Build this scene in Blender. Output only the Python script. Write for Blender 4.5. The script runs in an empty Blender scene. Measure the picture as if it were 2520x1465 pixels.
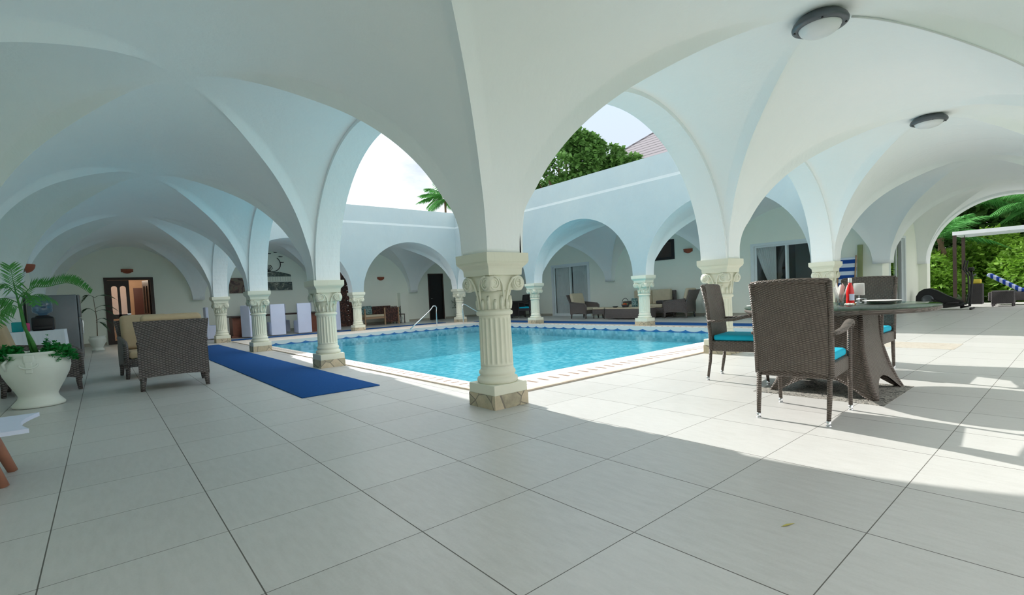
SUN_E,SKY_E,EXPO=5.2,1.55,0.29
import bpy, math, random
from math import sin, cos, pi, sqrt, radians, atan2
from mathutils import Vector, Matrix
random.seed(11)
SC = bpy.context.scene
COL = SC.collection
R = random.Random(5)

# ------------------------------------------------------------------ mesh builder
class MB:
    def __init__(s): s.v=[]; s.f=[]; s.sm=[]; s.mi=[]; s.sharp=set()
    def add(s, vs, fs, smooth=False, m=0):
        o=len(s.v); s.v+= [tuple(p) for p in vs]
        for f in fs: s.f.append(tuple(i+o for i in f)); s.sm.append(smooth); s.mi.append(m)
        return s
    def box(s, x0,x1,y0,y1,z0,z1, m=0):
        return s.add([(x0,y0,z0),(x1,y0,z0),(x1,y1,z0),(x0,y1,z0),(x0,y0,z1),(x1,y0,z1),(x1,y1,z1),(x0,y1,z1)],
              [(0,3,2,1),(4,5,6,7),(0,1,5,4),(1,2,6,5),(2,3,7,6),(3,0,4,7)],False,m)
    def cbox(s,cx,cy,cz,dx,dy,dz,m=0): return s.box(cx-dx/2,cx+dx/2,cy-dy/2,cy+dy/2,cz-dz/2,cz+dz/2,m)
    def rbox(s, x0,x1,y0,y1,z0,z1, r=.03, n=4, m=0, pz=None):
        c0=((x0+x1)/2,(y0+y1)/2,(z0+z1)/2); h=((x1-x0)/2,(y1-y0)/2,(z1-z0)/2); r=min(r,h[0]*.98,h[1]*.98,h[2]*.98)
        def ax(q):
            L=[-q+r*(1-math.tan(pi/4*(1-k/n))) for k in range(n+1)]
            return L+[-t for t in reversed(L)]
        S=[ax(q) for q in h]
        for w in range(3):
            u,v=(w+1)%3,(w+2)%3
            for sg in (1,-1):
                vs=[];K=len(S[u]);L=len(S[v])
                for i in range(K):
                    for j in range(L):
                        p=[0,0,0]; p[u]=S[u][i]; p[v]=S[v][j]; p[w]=sg*h[w]
                        q=[max(-(h[a]-r),min(h[a]-r,p[a])) for a in range(3)]
                        d=Vector([p[a]-q[a] for a in range(3)]); d.normalize()
                        vs.append(tuple(c0[a]+q[a]+d[a]*r for a in range(3)))
                fs=[(i*L+j,(i+1)*L+j,(i+1)*L+j+1,i*L+j+1) for i in range(K-1) for j in range(L-1)]
                s.add(vs, fs if sg>0 else [f[::-1] for f in fs], True, m)
        return s
    def lathe(s, prof, n=32, cx=0, cy=0, smooth=True, rf=None, m=0, cap=True):
        vs=[];fs=[]
        for (r,z) in prof:
            for k in range(n):
                a=2*pi*k/n; rr=r*(rf(a,z) if rf else 1)
                vs.append((cx+rr*cos(a),cy+rr*sin(a),z))
        P=len(prof)
        for i in range(P-1):
            for k in range(n):
                k2=(k+1)%n; fs.append((i*n+k,i*n+k2,(i+1)*n+k2,(i+1)*n+k))
        s.add(vs,fs,smooth,m)
        if cap:
            o=len(s.v)-P*n
            if prof[0][0]>1e-4: s.f.append(tuple(o+k for k in range(n-1,-1,-1))); s.sm.append(False); s.mi.append(m)
            if prof[-1][0]>1e-4: s.f.append(tuple(o+(P-1)*n+k for k in range(n))); s.sm.append(False); s.mi.append(m)
        return s
    def tube(s, pts, r, n=8, m=0, closed=False, flat=None):
        # r number or list ; flat=(ax,scale) squash
        pts=[Vector(p) for p in pts]; N=len(pts); rs=r if isinstance(r,(list,tuple)) else [r]*N
        vs=[];fs=[]; up=Vector((0,0,1)); prev=None
        for i,p in enumerate(pts):
            if closed: t=pts[(i+1)%N]-pts[i-1]
            else: t=pts[min(i+1,N-1)]-pts[max(i-1,0)]
            t=t.normalized() if t.length>0 else up
            if prev is None:
                a=t.cross(up); 
                if a.length<.05: a=t.cross(Vector((1,0,0)))
            else: a=prev-t*prev.dot(t)
            a.normalize(); prev=a; b=t.cross(a)
            for k in range(n):
                q=2*pi*k/n; vs.append(p+(a*cos(q)+b*sin(q)*(flat or 1))*rs[i])
        for i in range(N if closed else N-1):
            j=(i+1)%N
            for k in range(n):
                k2=(k+1)%n; fs.append((i*n+k,j*n+k,j*n+k2,i*n+k2))
        if not closed: fs.append(tuple(range(n))); fs.append(tuple((N-1)*n+k for k in range(n-1,-1,-1)))
        return s.add(vs,fs,True,m)
    def extr(s, poly, fn, m=0, smooth=False):
        # poly 2D list; fn(u,v,side)->3D ; side 0/1
        n=len(poly)
        vs=[fn(u,v,0) for u,v in poly]+[fn(u,v,1) for u,v in poly]
        s.add(vs,[tuple(range(n-1,-1,-1)),tuple(range(n,2*n))],False,m)
        o=len(s.v)-2*n
        for k in range(n):
            k2=(k+1)%n; s.f.append((o+k,o+k2,o+n+k2,o+n+k)); s.sm.append(smooth); s.mi.append(m)
        return s
    def grid(s, nu, nv, fn, smooth=True, m=0):
        vs=[fn(i/nu,j/nv) for i in range(nu+1) for j in range(nv+1)]
        fs=[(i*(nv+1)+j,(i+1)*(nv+1)+j,(i+1)*(nv+1)+j+1,i*(nv+1)+j+1) for i in range(nu) for j in range(nv)]
        return s.add(vs,fs,smooth,m)
    def xf(s, M):
        s.v=[tuple(M@Vector(p)) for p in s.v]; return s
    def build(s, name, mats, parent=None, loc=None, rz=None):
        me=bpy.data.meshes.new(name); me.from_pydata(s.v,[],s.f)
        me.polygons.foreach_set('use_smooth',s.sm)
        if not isinstance(mats,(list,tuple)): mats=[mats]
        for m in mats: me.materials.append(M[m] if isinstance(m,str) else m)
        if len(mats)>1: me.polygons.foreach_set('material_index',s.mi)
        me.update()
        o=bpy.data.objects.new(name,me); COL.objects.link(o)
        if parent: o.parent=parent
        if loc: o.location=loc
        if rz is not None: o.rotation_euler[2]=rz
        return o
def thing(name, loc, rz=0, label=None, cat=None, group=None):
    o=bpy.data.objects.new(name,None); COL.objects.link(o); o.location=loc; o.rotation_euler[2]=rz; o.empty_display_size=.1
    return tag(o,label,cat,group)
def tag(o,label=None,cat=None,group=None,kind=None):
    if label: o['label']=label
    if cat: o['category']=cat
    if group: o['group']=group
    if kind: o['kind']=kind
    return o
def struct(o): o['kind']='structure'; return o
def dup(root, loc, rz=None, label=None, group=None):
    r=root.copy(); COL.objects.link(r); r.location=loc
    if rz is not None: r.rotation_euler[2]=rz
    if label: r['label']=label
    if group: r['group']=group
    for ch in list(root.children):
        c=ch.copy(); COL.objects.link(c); c.parent=r
        for g in list(ch.children):
            d=g.copy(); COL.objects.link(d); d.parent=c
    return r

# ------------------------------------------------------------------ materials
M={}
def new(name, col=(.8,.8,.8), rough=.6, metal=0, spec=.5, trans=0, ior=1.45, alpha=1):
    m=bpy.data.materials.new(name); m.use_nodes=True; nt=m.node_tree; b=nt.nodes['Principled BSDF']
    b.inputs['Base Color'].default_value=(*col,1); b.inputs['Roughness'].default_value=rough; b.inputs['Metallic'].default_value=metal
    b.inputs['Specular IOR Level'].default_value=spec; b.inputs['Transmission Weight'].default_value=trans; b.inputs['IOR'].default_value=ior
    M[name]=m; return m,nt,b
class N:
    def __init__(s,nt): s.nt=nt
    def n(s,t,**k):
        nd=s.nt.nodes.new('ShaderNode'+t)
        for a,b in k.items():
            if hasattr(nd,a) and not a.startswith('i_'): setattr(nd,a,b)
        return nd
    def link(s,a,b): s.nt.links.new(a,b)
    def val(s,sock,v):
        if isinstance(v,(int,float)): sock.default_value=v
        elif isinstance(v,(tuple,list)): sock.default_value=v if len(v)==len(sock.default_value) else (*v,1)
        else: s.link(v,sock)
    def math(s,op,a,b=0,c=0,clamp=False):
        nd=s.n('Math',operation=op); nd.use_clamp=clamp
        s.val(nd.inputs[0],a); s.val(nd.inputs[1],b); 
        if op in('MULTIPLY_ADD','SMOOTH_MIN','COMPARE'): s.val(nd.inputs[2],c)
        return nd.outputs[0]
    def pos(s): return s.n('NewGeometry').outputs['Position']
    def obj(s): return s.n('TexCoord').outputs['Object']
    def sep(s,v):
        nd=s.n('SeparateXYZ'); s.link(v,nd.inputs[0]); return nd.outputs
    def comb(s,x,y,z=0):
        nd=s.n('CombineXYZ'); s.val(nd.inputs[0],x); s.val(nd.inputs[1],y); s.val(nd.inputs[2],z); return nd.outputs[0]
    def mapv(s,v,scale=(1,1,1),rot=(0,0,0),loc=(0,0,0)):
        nd=s.n('Mapping'); s.link(v,nd.inputs[0]); nd.inputs['Scale'].default_value=scale; nd.inputs['Rotation'].default_value=rot; nd.inputs['Location'].default_value=loc; return nd.outputs[0]
    def noise(s,v,scale=5,detail=3,rough=.5,dist=0):
        nd=s.n('TexNoise'); s.link(v,nd.inputs['Vector']); nd.inputs['Scale'].default_value=scale; nd.inputs['Detail'].default_value=detail; nd.inputs['Roughness'].default_value=rough; nd.inputs['Distortion'].default_value=dist; return nd.outputs['Fac']
    def voro(s,v,scale=5,feature='F1',out='Distance',rand=1):
        nd=s.n('TexVoronoi',feature=feature); s.link(v,nd.inputs['Vector']); nd.inputs['Scale'].default_value=scale; nd.inputs['Randomness'].default_value=rand; return nd.outputs[out]
    def ramp(s,f,stops,interp='LINEAR'):
        nd=s.n('ValToRGB'); s.link(f,nd.inputs[0]); cr=nd.color_ramp; cr.interpolation=interp
        while len(cr.elements)<len(stops): cr.elements.new(.5)
        for e,(p,c) in zip(cr.elements,stops): e.position=p; e.color=(*c,1) if len(c)==3 else c
        return nd.outputs[0]
    def mix(s,f,a,b,t='MIX'):
        nd=s.n('Mix',data_type='RGBA',blend_type=t); s.val(nd.inputs[0],f); s.val(nd.inputs[6],a); s.val(nd.inputs[7],b); return nd.outputs[2]
    def bump(s,h,strength=.3,dist=.01):
        nd=s.n('Bump'); s.link(h,nd.inputs['Height']); nd.inputs['Strength'].default_value=strength; nd.inputs['Distance'].default_value=dist; return nd.outputs[0]
def plaster(name,c1,c2,rough=.75,bs=.25):
    m,nt,b=new(name,c1,rough,spec=.25); k=N(nt); p=k.pos()
    f=k.noise(p,1.1,4,.6); col=k.mix(k.ramp(f,[(.3,(0,0,0)),(.7,(1,1,1))]),c1,c2); k.link(col,b.inputs['Base Color'])
    h=k.math('ADD',k.noise(k.mapv(p,(1,1,.35)),9,4,.6),k.math('MULTIPLY',k.noise(p,2.2,2),1.5)); k.link(k.bump(h,bs,.03),b.inputs['Normal'])
plaster('vault_plaster',(.87,.90,.905),(.84,.885,.90))
plaster('court_plaster',(.43,.52,.54),(.395,.49,.525))  # toned darker than the vault plaster to offset the stronger sky light
plaster('cream_plaster',(.90,.93,.84),(.87,.905,.81),bs=.12)
plaster('column_stone',(.74,.74,.62),(.69,.70,.58),.6,.12)
# floor tiles
def floor_mat():
    m,nt,b=new('floor_tile',(.6,.6,.55),.38,spec=.5); k=N(nt); p=k.pos(); x,y,z=k.sep(p)
    SX,OX,SY,OY=.6236,-.2454,.646,1.8654
    def line(c,o,sz,w):
        t=k.math('DIVIDE',k.math('SUBTRACT',c,o),sz); fr=k.math('ABSOLUTE',k.math('SUBTRACT',k.math('SUBTRACT',t,k.math('FLOOR',t)),.5))
        return k.math('GREATER_THAN',fr,.5-w/sz/2), k.math('FLOOR',t)
    # two joint widths : the joints running across are hairline, the long ones wider
    lx,ix=line(x,OX,SX,.0050); ly,iy=line(y,OY,SY,.0038)
    g=k.math('MAXIMUM',lx,ly)
    idv=k.comb(ix,iy,0); wn=k.n('TexWhiteNoise'); k.link(idv,wn.inputs['Vector']); tv=wn.outputs['Value']
    st=k.noise(k.mapv(p,(14,3,1)),2.2,5,.65); st2=k.noise(p,.7,3); sp=k.noise(p,90,2,.7)
    f=k.math('ADD',k.math('MULTIPLY',st,.5),k.math('ADD',k.math('MULTIPLY',tv,.12),k.math('ADD',k.math('MULTIPLY',st2,.25),k.math('MULTIPLY',sp,.18))))
    col=k.ramp(f,[(.3,(.46,.46,.44)),(.55,(.55,.552,.535)),(.8,(.62,.62,.605))])
    col=k.mix(g,col,(.115,.11,.10)); k.link(col,b.inputs['Base Color'])
    k.link(k.math('ADD',k.math('MULTIPLY',st,.16),k.math('MULTIPLY_ADD',g,.4,.29)),b.inputs['Roughness'])
    h=k.math('SUBTRACT',k.math('MULTIPLY',sp,.12),g); k.link(k.bump(h,.35,.002),b.inputs['Normal'])
floor_mat()
def sandstone():
    m,nt,b=new('sandstone',(.4,.35,.26),.8); k=N(nt); p=k.pos()
    f=k.voro(p,4.5,'F1','Color'); n=k.noise(p,9,5,.65); x,y,z=k.sep(f)
    c=k.ramp(k.math('MULTIPLY_ADD',n,.7,k.math('MULTIPLY',x,.35)),[(.2,(.23,.22,.17)),(.5,(.46,.41,.29)),(.8,(.62,.52,.38))])
    e=k.math('LESS_THAN',k.voro(p,4.5,'DISTANCE_TO_EDGE'),.02); c=k.mix(e,c,(.22,.2,.16)); k.link(c,b.inputs['Base Color']); k.link(k.bump(n,.6,.02),b.inputs['Normal'])
sandstone()
def coping():
    m,nt,b=new('coping_stone',(.8,.76,.68),.6); k=N(nt); p=k.pos()
    n=k.noise(p,6,4,.6); k.link(k.ramp(n,[(.3,(.66,.61,.54)),(.7,(.80,.76,.70))]),b.inputs['Base Color']); k.link(k.bump(n,.2,.01),b.inputs['Normal'])
    m,nt,b=new('coping_edge',(.60,.50,.40),.6); k=N(nt)
    k.link(k.ramp(k.noise(k.pos(),12,3),[(.3,(.52,.43,.34)),(.7,(.64,.55,.46))]),b.inputs['Base Color'])
    new('slot_dark',(.25,.17,.12),.8)
coping()
def pooltile():
    m,nt,b=new('pool_tile',(.1,.5,.7),.35); k=N(nt); p=k.pos(); x,y,z=k.sep(p)
    wn=k.n('TexWhiteNoise'); q=k.comb(k.math('FLOOR',k.math('MULTIPLY',x,14)),k.math('FLOOR',k.math('MULTIPLY',y,14)),k.math('FLOOR',k.math('MULTIPLY',z,14))); k.link(q,wn.inputs['Vector'])
    f=k.math('MULTIPLY_ADD',k.noise(k.mapv(p,(1,1,1)),1.3,3),.5,k.math('MULTIPLY',wn.outputs['Value'],.5))
    c=k.ramp(f,[(.2,(.08,.40,.50)),(.5,(.20,.54,.64)),(.8,(.50,.73,.80))]); k.link(c,b.inputs['Base Color'])
    # scalloped band tile round the rim
    m,nt,b=new('band_tile',(.1,.2,.5),.3); k=N(nt); p=k.pos(); x,y,z=k.sep(p)
    s=k.math('POWER',k.math('SUBTRACT',1,k.math('ABSOLUTE',k.math('SINE',k.math('MULTIPLY',k.math('ADD',x,y),7.48)))),1.4)
    zz=k.math('MULTIPLY',k.math('ADD',z,.13),9.0)
    m1=k.math('GREATER_THAN',zz,k.math('MULTIPLY_ADD',s,.42,.24))
    c=k.mix(m1,(.03,.14,.36),(.62,.63,.62)); k.link(c,b.inputs['Base Color'])
pooltile()
def water():
    m=bpy.data.materials.new('pool_water'); m.use_nodes=True; nt=m.node_tree; nt.nodes.clear(); k=N(nt); M['pool_water']=m
    p=k.pos(); out=k.n('OutputMaterial')
    h=k.math('ADD',k.noise(k.mapv(p,(1,1,1)),5,3,.6,1.2),k.math('MULTIPLY',k.noise(p,17,2,.6,.6),.4)); bm=k.bump(h,.35,.012)
    tr=k.n('BsdfTransparent'); tr.inputs[0].default_value=(.60,.92,.97,1)
    gl=k.n('BsdfGlossy'); gl.inputs['Roughness'].default_value=.03; k.link(bm,gl.inputs['Normal']); gl.inputs[0].default_value=(.9,.95,1,1)
    fr=k.n('Fresnel'); fr.inputs[0].default_value=1.33; k.link(bm,fr.inputs['Normal'])
    mx=k.n('MixShader'); k.link(k.math('MULTIPLY',fr.outputs[0],.5),mx.inputs[0]); k.link(tr.outputs[0],mx.inputs[1]); k.link(gl.outputs[0],mx.inputs[2]); k.link(mx.outputs[0],out.inputs[0])
water()
def glassm(name,tint=(.9,.95,.95),refl=.2):
    m=bpy.data.materials.new(name); m.use_nodes=True; nt=m.node_tree; nt.nodes.clear(); k=N(nt); M[name]=m
    out=k.n('OutputMaterial'); tr=k.n('BsdfTransparent'); tr.inputs[0].default_value=(*tint,1); gl=k.n('BsdfGlossy'); gl.inputs['Roughness'].default_value=.02
    lw=k.n('LayerWeight'); lw.inputs[0].default_value=.5; mx=k.n('MixShader'); k.link(k.math('MULTIPLY_ADD',k.math('POWER',lw.outputs['Facing'],4),.6,.02+refl*.5,clamp=True),mx.inputs[0]); k.link(tr.outputs[0],mx.inputs[1]); k.link(gl.outputs[0],mx.inputs[2]); k.link(mx.outputs[0],out.inputs[0])
glassm('window_glass',(.975,.985,.985),.05); glassm('table_glass',(.62,.76,.70),.10); glassm('clear_glass',(.93,.96,.96),.08)
glassm('bottle_blue',(.62,.78,.93),.10)
def wicker(name,c1,c2,fz=95,fx=48,rough=.42):
    m,nt,b=new(name,c1,rough,spec=.5); k=N(nt); p=k.obj(); x,y,z=k.sep(p)
    xy=k.math('ADD',x,y); xd=k.math('MULTIPLY',xy,fx)
    col=k.math('FLOOR',xd); par=k.math('MULTIPLY',k.math('MODULO',k.math('ABSOLUTE',col),2),pi)
    w=k.math('MULTIPLY_ADD',k.math('SINE',k.math('ADD',k.math('MULTIPLY',z,fz*2),par)),.5,.5)
    e=k.math('ABSOLUTE',k.math('SINE',k.math('MULTIPLY',xd,pi)))
    n=k.noise(p,14,3,.6)
    h=k.math('MULTIPLY',w,k.math('POWER',e,.5))
    f=k.math('MULTIPLY_ADD',h,.7,k.math('MULTIPLY',n,.4))
    k.link(k.mix(f,c1,c2),b.inputs['Base Color']); k.link(k.bump(h,.8,.006),b.inputs['Normal'])
wicker('wicker_brown',(.045,.035,.028),(.19,.155,.13),200,48)
wicker('wicker_grey',(.03,.027,.027),(.22,.19,.18),100,32,.55)
wicker('wicker_dark',(.02,.018,.02),(.09,.08,.085),200,48)
def simple(name,c,rough=.6,metal=0,spec=.5,var=.12,sc=8,bs=0):
    m,nt,b=new(name,c,rough,metal,spec); k=N(nt); p=k.obj(); f=k.noise(p,sc,3,.6)
    a=tuple(max(0,v*(1-var)) for v in c); d=tuple(min(1,v*(1+var)) for v in c)
    k.link(k.mix(f,a,d),b.inputs['Base Color'])
    if bs: k.link(k.bump(f,bs,.01),b.inputs['Normal'])
simple('turquoise_fabric',(.0,.42,.60),.8,var=.08,sc=20,bs=.1)
simple('tan_fabric',(.52,.40,.26),.9,sc=6,bs=.2)
simple('beige_fabric',(.60,.52,.38),.9,sc=6,bs=.2)
simple('white_cloth',(.66,.72,.90),.9,var=.04,sc=4,bs=.2)
simple('table_linen',(.80,.84,.90),.9,var=.04,sc=4,bs=.2)
simple('blue_runner',(.018,.085,.27),.95,spec=.1,var=.18,sc=60,bs=.3)
simple('chrome',(.75,.76,.78),.2,1,var=.02)
simple('dark_wood',(.055,.035,.03),.45,var=.3,sc=12,bs=.1)
simple('red_wood',(.20,.065,.035),.5,var=.3,sc=12,bs=.1)
simple('light_wood',(.42,.27,.16),.6,var=.25,sc=10)
simple('stool_wood',(.36,.16,.10),.45,var=.2,sc=14)
simple('black_metal',(.012,.012,.014),.4,spec=.5)
simple('grey_metal',(.11,.125,.14),.4,.5)
simple('frame_grey',(.16,.19,.20),.35,.6)
simple('white_frame',(.76,.82,.84),.4,var=.03)
simple('terracotta',(.33,.09,.05),.75,sc=14)
simple('white_ceramic',(.84,.84,.82),.25,var=.02)
simple('pot_white',(.72,.76,.70),.55,var=.06,sc=5,bs=.15)
simple('fridge_grey',(.17,.185,.20),.35,.5,var=.05)
simple('lamp_opal',(.72,.74,.76),.3,var=.02)
simple('ketchup_red',(.72,.02,.02),.2,var=.05)
simple('teal_plastic',(.0,.35,.36),.4)
simple('black_plastic',(.01,.01,.012),.35)
simple('room_dark',(.05,.055,.055),.9)
simple('room_warm',(.30,.20,.13),.9)
simple('curtain',(.70,.74,.74),.9,var=.1,sc=5)
simple('picture_dark',(.05,.012,.008),.5)
simple('soil',(.05,.035,.02),.95)
simple('bark',(.16,.11,.07),.9,var=.3,bs=.5)
simple('skirting',(.42,.40,.33),.6,var=.15)
simple('yellow_fabric',(.75,.6,.08),.8)
simple('dry_leaf',(.40,.36,.10),.8)
simple('pink_plastic',(.6,.06,.2),.5)
simple('fruit_orange',(.75,.18,.02),.5); simple('fruit_green',(.25,.40,.06),.5); simple('fruit_red',(.55,.03,.02),.4)
simple('lawn',(.05,.13,.03),.95,var=.5,sc=20)
simple('conduit_white',(.66,.68,.67),.5,var=.03)
simple('olive_board',(.30,.34,.16),.7)
simple('orange_coaster',(.7,.35,.1),.6)
simple('roof_slab',(.5,.5,.5),.8)
def leaf(name,c1,c2,tr=.25):
    m,nt,b=new(name,c1,.5,spec=.35); k=N(nt); p=k.obj(); f=k.noise(p,3.5,3,.6); wn=k.noise(p,40,2)
    c=k.mix(k.math('MULTIPLY_ADD',f,.9,k.math('MULTIPLY_ADD',wn,.5,-.2)),c1,c2); k.link(c,b.inputs['Base Color'])
    tl=k.n('BsdfTranslucent'); k.link(c,tl.inputs[0]); mx=k.n('MixShader'); mx.inputs[0].default_value=tr
    out=[n for n in nt.nodes if n.type=='OUTPUT_MATERIAL'][0]; k.link(b.outputs[0],mx.inputs[1]); k.link(tl.outputs[0],mx.inputs[2]); k.link(mx.outputs[0],out.inputs[0])
leaf('leaf_palm',(.025,.15,.04),(.13,.42,.09)); leaf('leaf_tree',(.012,.06,.03),(.20,.42,.09)); leaf('leaf_bright',(.015,.12,.02),(.36,.62,.07),.35)
leaf('leaf_herb',(.01,.16,.03),(.03,.33,.07)); leaf('leaf_dull',(.02,.06,.03),(.09,.17,.09))
def stripes(name,axis,f,a,bc,duty=.5,mode='obj'):
    m,nt,b=new(name,a,.85,spec=.2); k=N(nt); x=k.sep(k.obj())[axis]
    t=k.math('MULTIPLY',x,f); fr=k.math('SUBTRACT',t,k.math('FLOOR',t)); k.link(k.mix(k.math('LESS_THAN',fr,duty),a,bc),b.inputs['Base Color'])
stripes('stripe_blue_z',2,4.9,(.60,.68,.80),(.015,.07,.30)); stripes('stripe_blue_y',1,7.5,(.45,.52,.72),(.015,.05,.30))
stripes('shingle',2,3.2,(.21,.205,.23),(.09,.09,.10),.25)
def mosaic():
    m,nt,b=new('pebble_mosaic',(.5,.5,.5),.6); k=N(nt); p=k.pos(); x,y,z=k.sep(p)
    e=k.voro(p,26,'DISTANCE_TO_EDGE'); n=k.noise(p,5,3,.6,2.5); c=k.ramp(n,[(.42,(.04,.045,.04)),(.46,(.42,.41,.37)),(.51,(.05,.055,.05)),(.56,(.45,.44,.40)),(.60,(.06,.06,.055))])
    k.link(k.mix(k.math('LESS_THAN',e,.06),c,(.38,.36,.32)),b.inputs['Base Color'])
    m,nt,b=new('pale_mosaic',(.5,.47,.43),.6); k=N(nt); p=k.pos(); n=k.noise(p,5,3,.6,2.5)
    k.link(k.ramp(n,[(.40,(.42,.38,.32)),(.5,(.52,.49,.43)),(.6,(.45,.41,.35))]),b.inputs['Base Color'])
    m,nt,b=new('carved_wood',(.1,.04,.03),.6); k=N(nt); p=k.obj(); n=k.voro(p,14); k.link(k.ramp(n,[(.2,(.16,.065,.045)),(.6,(.045,.022,.018))]),b.inputs['Base Color']); k.link(k.bump(n,1,.03),b.inputs['Normal'])
    m,nt,b=new('painted_canvas',(.2,.15,.12),.7); k=N(nt); p=k.obj(); n=k.noise(p,5,4,.6,1.5); k.link(k.ramp(n,[(.35,(.07,.05,.05)),(.5,(.22,.15,.12)),(.62,(.16,.17,.13)),(.75,(.32,.12,.08))]),b.inputs['Base Color'])
    m,nt,b=new('glass_mosaic',(.1,.12,.12),.4); k=N(nt); p=k.obj(); f=k.voro(p,22,'F1','Color'); n=k.noise(p,5,3); x,y,z=k.sep(f); k.link(k.ramp(k.math('MULTIPLY_ADD',x,.4,k.math('MULTIPLY',n,.6)),[(.3,(.025,.05,.05)),(.6,(.10,.13,.11)),(.85,(.5,.52,.45))]),b.inputs['Base Color'])
    m,nt,b=new('patterned_fabric',(.1,.2,.2),.9); k=N(nt); p=k.obj(); n=k.noise(p,16,2,.5,1); k.link(k.ramp(n,[(.42,(.02,.09,.10)),(.5,(.4,.5,.48)),(.6,(.05,.2,.2))]),b.inputs['Base Color'])
mosaic()
# ------------------------------------------------------------------ layout (metres; X to the right-back, Y to the left-back)
UY=[3.561,7.982,12.415,17.05]      # court column lines along Y
VX=[2.778,7.054,11.479]            # court column lines along X
XL,XR=-1.28,15.7                   # inner faces of left and far right walls
YN,YF=-.5,21.1                     # near arcade line, far wall face
XE=19.8                            # end arch line of the right wing
H=1.384; HW=.21; TOP=4.5; RISE=1.90

# --- floor with the pool opening cut out
PX0,PX1,PY0,PY1=3.28,11.1,4.50,15.45
b=MB()
xs=[-1.6,PX0,PX1,23]; ys=[-3,PY0,PY1,24.2]
for i in range(3):
    for j in range(3):
        if i==1 and j==1: continue
        b.add([(xs[i],ys[j],0),(xs[i+1],ys[j],0),(xs[i+1],ys[j+1],0),(xs[i],ys[j+1],0)],[(0,1,2,3)])
struct(b.build('floor','floor_tile'))
b=MB(); b.add([(-60,-60,-.06),(PX0-1,-60,-.06),(PX0-1,70,-.06),(-60,70,-.06)],[(0,1,2,3)]); b.add([(PX1+1,-60,-.06),(90,-60,-.06),(90,70,-.06),(PX1+1,70,-.06)],[(0,1,2,3)])
b.add([(PX0-1,-60,-.06),(PX1+1,-60,-.06),(PX1+1,PY0-1,-.06),(PX0-1,PY0-1,-.06)],[(0,1,2,3)]); b.add([(PX0-1,PY1+1,-.06),(PX1+1,PY1+1,-.06),(PX1+1,70,-.06),(PX0-1,70,-.06)],[(0,1,2,3)])
o=b.build('lawn_ground','lawn'); struct(o)

# --- pool
pool=thing('swimming_pool',(0,0,0),0,'rectangular turquoise tiled swimming pool filling the arcaded court','pool')
D=.36
b=MB()
b.add([(PX0,PY0,-D),(PX1,PY0,-D),(PX1,PY1,-D),(PX0,PY1,-D)],[(0,1,2,3)])
for (a,c) in (((PX0,PY0),(PX1,PY0)),((PX1,PY0),(PX1,PY1)),((PX1,PY1),(PX0,PY1)),((PX0,PY1),(PX0,PY0))):
    b.add([(a[0],a[1],-D),(c[0],c[1],-D),(c[0],c[1],-.13),(a[0],a[1],-.13)],[(0,1,2,3)])
b.build('basin','pool_tile',pool)
b=MB()
for (a,c) in (((PX0,PY0),(PX1,PY0)),((PX1,PY0),(PX1,PY1)),((PX1,PY1),(PX0,PY1)),((PX0,PY1),(PX0,PY0))):
    b.add([(a[0],a[1],-.13),(c[0],c[1],-.13),(c[0],c[1],.01),(a[0],a[1],.01)],[(0,1,2,3)])
b.build('rim_tile_band','band_tile',pool)
b=MB(); e=.002; b.add([(PX0+e,PY0+e,-.11),(PX1-e,PY0+e,-.11),(PX1-e,PY1-e,-.11),(PX0+e,PY1-e,-.11)],[(0,1,2,3)]); b.build('water','pool_water',pool)
# coping frame : outer kerb, slotted strip, inner nosing
OX0,OX1,OY0,OY1=2.985,11.27,3.775,16.84
b=MB()
def ring(b,x0,x1,y0,y1,X0,X1,Y0,Y1,z0,z1,m=0):
    b.box(X0,X1,Y0,y0,z0,z1,m); b.box(X0,X1,y1,Y1,z0,z1,m); b.box(X0,x0,y0,y1,z0,z1,m); b.box(x1,X1,y0,y1,z0,z1,m)
ring(b,PX0-.012,PX1+.012,PY0-.012,PY1+.012,OX0+.03,OX1-.03,OY0+.05,OY1-.03,.001,.014)
ring(b,OX0+.03,OX1-.03,OY0+.05,OY1-.03,OX0,OX1,OY0,OY1,.001,.018,1)
for k in range(46):
    x=OX0+.35+k*.172
    if x<OX1-.1: b.box(x,x+.045,4.02,4.20,.013,.0150,2)
for k in range(60):
    y=4.3+k*.172
    b.box(3.08,3.19,y,y+.04,.013,.0150,2)
    b.box(11.13,11.20,y,y+.04,.013,.0150,2)
b.build('coping',['coping_stone','coping_edge','slot_dark'],pool)
def rail(x,y,flip,label):
    t=thing('pool_rail',(x,y,0),0,label,'handrail','bent steel handrails at the far end of the pool')
    s=-1 if flip else 1
    b=MB(); pts=[(-.02*s,0,.004),(-.02*s,0,.55),(0,0,.70),(-.05*s,0,.765),(-.14*s,0,.76),(-.35*s,-.1,.60),(-1.3*s,-.35,.02)]
    b.tube(pts,.020,8); b.build('bar','chrome',t)
    b=MB(); b.lathe([(.045,0),(.045,.012),(.02,.016)],14,-.02*s,0); b.build('floor_flange','chrome',t)
rail(9.42,PY1+.06,False,'bent steel pool handrail in front of the black door, sloping down to the left')
rail(10.55,PY1+.06,True,'bent steel pool handrail sloping down to the right, behind the nearest column')

# --- blue runners on the floor
def runner(x0,x1,y0,y1,label):
    b=MB(); b.rbox(x0,x1,y0,y1,.0005,.012,.005,1); tag(b.build('runner_carpet','blue_runner'),label,'carpet','blue runner carpets')
runner(1.60,2.50,5.5,16.0,'long blue runner carpet on the floor left of the pool, beside the wicker armchairs')
runner(2.9,11.0,17.42,18.0,'blue runner carpet along the far left side in front of the white covered chairs')
runner(11.82,12.6,4.3,16.6,'blue runner carpet along the far right side in front of the wicker lounge set')

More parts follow.
